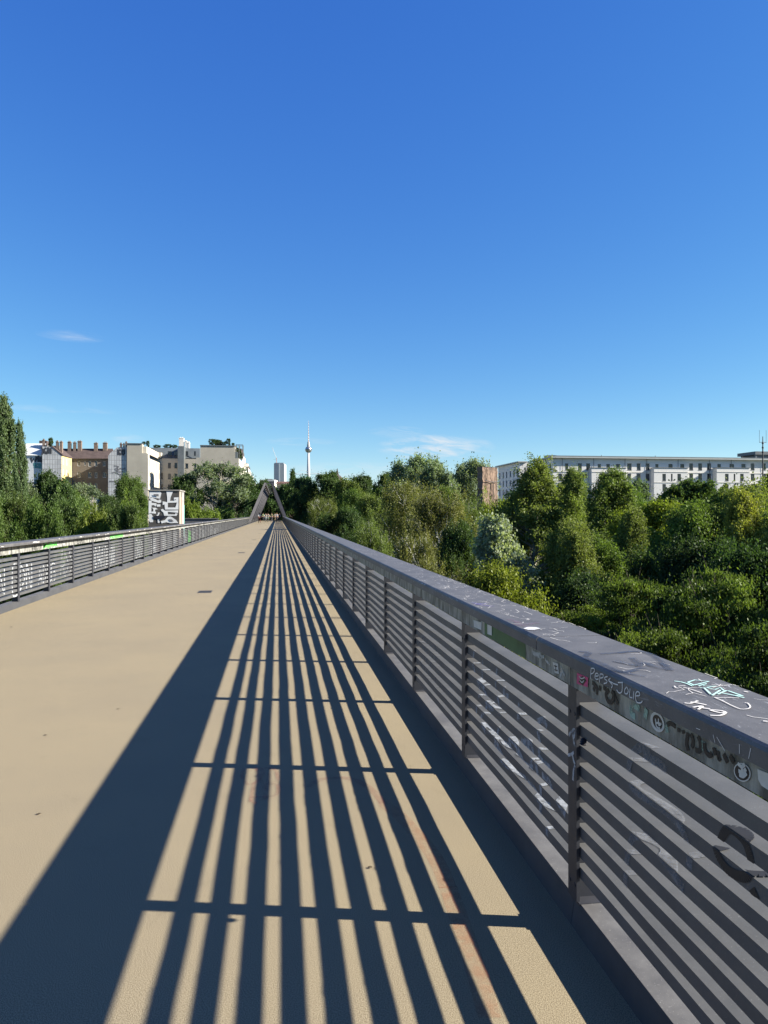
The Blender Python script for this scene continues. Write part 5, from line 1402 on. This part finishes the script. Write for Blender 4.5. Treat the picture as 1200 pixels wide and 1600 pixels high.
# ------------------------------------------------------------------ antenna mast
am = empty('antenna_mast', at_d(1192, 150, BZ), 'thin grey antenna mast with forked aerials at the right picture edge', 'mast')
zc = lambda py: EYE+(HY-py)/F*150-BZ
b = MB(); b.tube([(0, 0, 0), (0, 0, zc(700)), (0, 0, zc(682))], [.16, .12, .07], 8); b.build('pole', M['drain'], am)
b = MB(); b.tube([(-.75, 0, zc(691)), (.75, 0, zc(691))], .05, 6); b.tube([(-.75, 0, zc(692)), (-.75, 0, zc(672))], .03, 5); b.tube([(.75, 0, zc(692)), (.75, 0, zc(672))], .03, 5)
b.tube([(-.2, 0, zc(700)), (.2, 0, zc(700))], .04, 5); b.build('aerial', M['drain'], am)
for k in range(3): b = MB(); b.lathe((0, 0, zc(694)-k*.9), [(.12, 0), (.2, .1), (.2, .3), (.12, .4)], 8); b.build('clamp', M['drain'], am)

# ------------------------------------------------------------------ distant landmarks
M['tower_c'] = mat('tower concrete', (.40, .40, .41), .8, .06, .01); M['tower_m'] = mat('steel cladding', (.42, .44, .47), .28, .1, .05, metal=.8)
M['red'] = mat('red paint', (.40, .24, .22), .6, .1, .1)
DT = 3000.0
tv = empty('television_tower', at_d(482, DT, BZ), 'slender television tower with a steel sphere and striped antenna', 'tower')
tz = lambda py: EYE+(HY-py)/F*DT-BZ
b = MB(); b.lathe((0, 0, 0), [(16, 0), (9, tz(790)), (7, tz(750)), (4.6, tz(708))], 20); b.build('shaft', M['tower_c'], tv, smooth=True)
rad = 13.6; zc_ = tz(702.5)
b = MB(); b.lathe((0, 0, zc_), [(rad*math.cos(t), rad*math.sin(t)) for t in [math.radians(-80+k*10) for k in range(17)]], 28); sp = b.build('sphere', M['tower_m'], tv, smooth=True)
b = MB(); b.lathe((0, 0, zc_-1.5), [(rad*1.01, 0), (rad*1.015, 3)], 28); b.build('window_band', M['glass'], sp)
b = MB(); b.lathe((0, 0, zc_+rad*.9), [(6, 0), (6, 9), (4.6, 10), (4.6, 18), (3, 20)], 16); b.build('antenna_base', M['tower_c'], tv)
z0 = zc_+rad*.9+20; z1 = tz(657); n_ = 16
for k in range(n_):
    b = MB(); r_ = 1.6*(1-k/n_)+.3; b.lathe((0, 0, z0+(z1-z0)*k/n_), [(r_, 0), (r_, (z1-z0)/n_)], 10); b.build('antenna', M['white_wall'] if k % 2 else M['red'], tv)
hz_ = lambda py, D: EYE+(HY-py)/F*D
def dbox(name, px0, px1, ytop, D, dep, m_, parent=None):
    a, c = at_d(px0, D), at_d(px1, D); u = (c-a); fw = Vector((SP, CP, 0))*dep; b = MB(); z = hz_(ytop, D)
    b.prism([Vector((a.x, a.y, BZ)), Vector((c.x, c.y, BZ)), Vector((c.x, c.y, z)), Vector((a.x, a.y, z))], fw); return b.build(name, m_, parent)
hot = empty('high_rise', at_d(436, 2600, BZ), 'grey blue high rise slab left of the television tower', 'building')
M['hr1'] = mat('high rise cladding', (.19, .23, .27), .5, .1, .02); 
def striped(name, c1, c2, sc_):
    m = bpy.data.materials.new(name); m.use_nodes = True; n, l = m.node_tree.nodes, m.node_tree.links; b = n['Principled BSDF']; t = n.new('ShaderNodeTexCoord')
    w = n.new('ShaderNodeTexWave'); w.bands_direction = 'Z'; w.inputs['Scale'].default_value = sc_; l.new(t.outputs['Object'], w.inputs['Vector']); l.new(ramp(n, l, w.outputs['Fac'], .35, .65, c1, c2), b.inputs['Base Color']); return m
M['hr2'] = striped('storey bands', (.26, .29, .31), (.36, .38, .39), .09)
dbox('wall', 428, 436, 724, 2600, 60, M['hr1'], hot); dbox('wall', 436.1, 444, 724.5, 2605, 60, M['hr2'], hot); dbox('parapet', 429, 443, 723, 2615, 30, M['hr1'], hot)
b = MB(); p = at_d(432, 2610); b.tube([(p.x, p.y, hz_(723, 2600)), (p.x, p.y, hz_(715, 2600))], 1.2, 5); b.build('roof_mast', M['red'], hot); at_root(hot)
ch = empty('church_spire', at_d(527, 1100, BZ), 'small dark pointed church spire on the skyline', 'church')
zs_ = lambda py: EYE+(HY-py)/F*1100-BZ
b = MB(); b.lathe((0, 0, 0), [(4.2, 0), (4.2, zs_(746)), (4.6, zs_(746)+.5), (2.0, zs_(740)), (.25, zs_(731.5))], 8); b.build('spire', mat('dark slate', (.06, .05, .05), .8, .2, .2), ch)
b = MB(); b.lathe((5, 0, 0), [(2.0, 0), (2.0, zs_(747)), (.2, zs_(743))], 8); b.lathe((-5, 0, 0), [(2.0, 0), (2.0, zs_(748)), (.2, zs_(744))], 8); b.build('turret', M['brick'], ch)
def crane(px, ytop, D, label, jib):
    r = empty('tower_crane', at_d(px, D, BZ), label, 'crane', 'cranes on the skyline'); z = EYE+(HY-ytop)/F*D-BZ; w = 1.0
    b = MB()
    for sx in (-1, 1):
        for sy in (-1, 1): b.tube([(sx*w, sy*w, 0), (sx*w, sy*w, z)], .25, 4)
    for k in range(int(z/6)): b.tube([(-w, -w, k*6), (w, -w, k*6+6)], .15, 4)
    b.build('mast', M['tower_c'], r); b = MB(); b.tube([(-12, 0, z), (0, 0, z+.5), jib(z)], .6, 4); b.tube([(-12, 0, z), (0, 0, z+8), jib(z)], .2, 4); b.build('jib', M['tower_c'], r)
crane(470, 741, 1500, 'small crane between the high rise and the television tower', lambda z: (40, 0, z+1)); crane(432, 718, 3200, 'thin luffing crane above the high rise', lambda z: (-18, 0, z+52))
hs = empty('house', at_d(443, 330, BZ), 'cream house with a red roof just right of the truss top', 'house'); dbox('wall', 432, 452, 756, 330, 12, M['cream'], hs)
a, c = at_d(431, 329), at_d(452.5, 329); fw = Vector((SP, CP, 0)); b = MB(); z = hz_(756, 330); up = Vector((0, 0, 1)); a.z = c.z = z
b.prism([a, c, c+fw*3+up*.9, a+fw*3+up*.9], up*.2); b.build('roof', mat('red tiles', (.12, .065, .055), .8, .2, 1), hs)
for px in (435, 439, 445, 449): w0 = at_d(px, 329.8, hz_(763, 330)); window(hs, w0, Vector((CP, -SP, 0)), -fw, .7, 1.2, M['frame_dark'], 0, dep=0)
at_root(hs)
hs = empty('office_building', at_d(418, 700, BZ), 'long pale flat roofed building behind the left side of the truss top', 'building'); dbox('wall', 406, 429, 749.5, 700, 20, M['white_wall'], hs); dbox('window_strip', 408, 428, 752, 699.6, .3, M['frame_dark'], hs)
solid(hs, 'roof_house', *(lambda p: (p.x-3, p.x+3, p.y, p.y+6))(at_d(421, 705)), hz_(749.5, 700), hz_(748, 700), M['zinc']); at_root(hs)
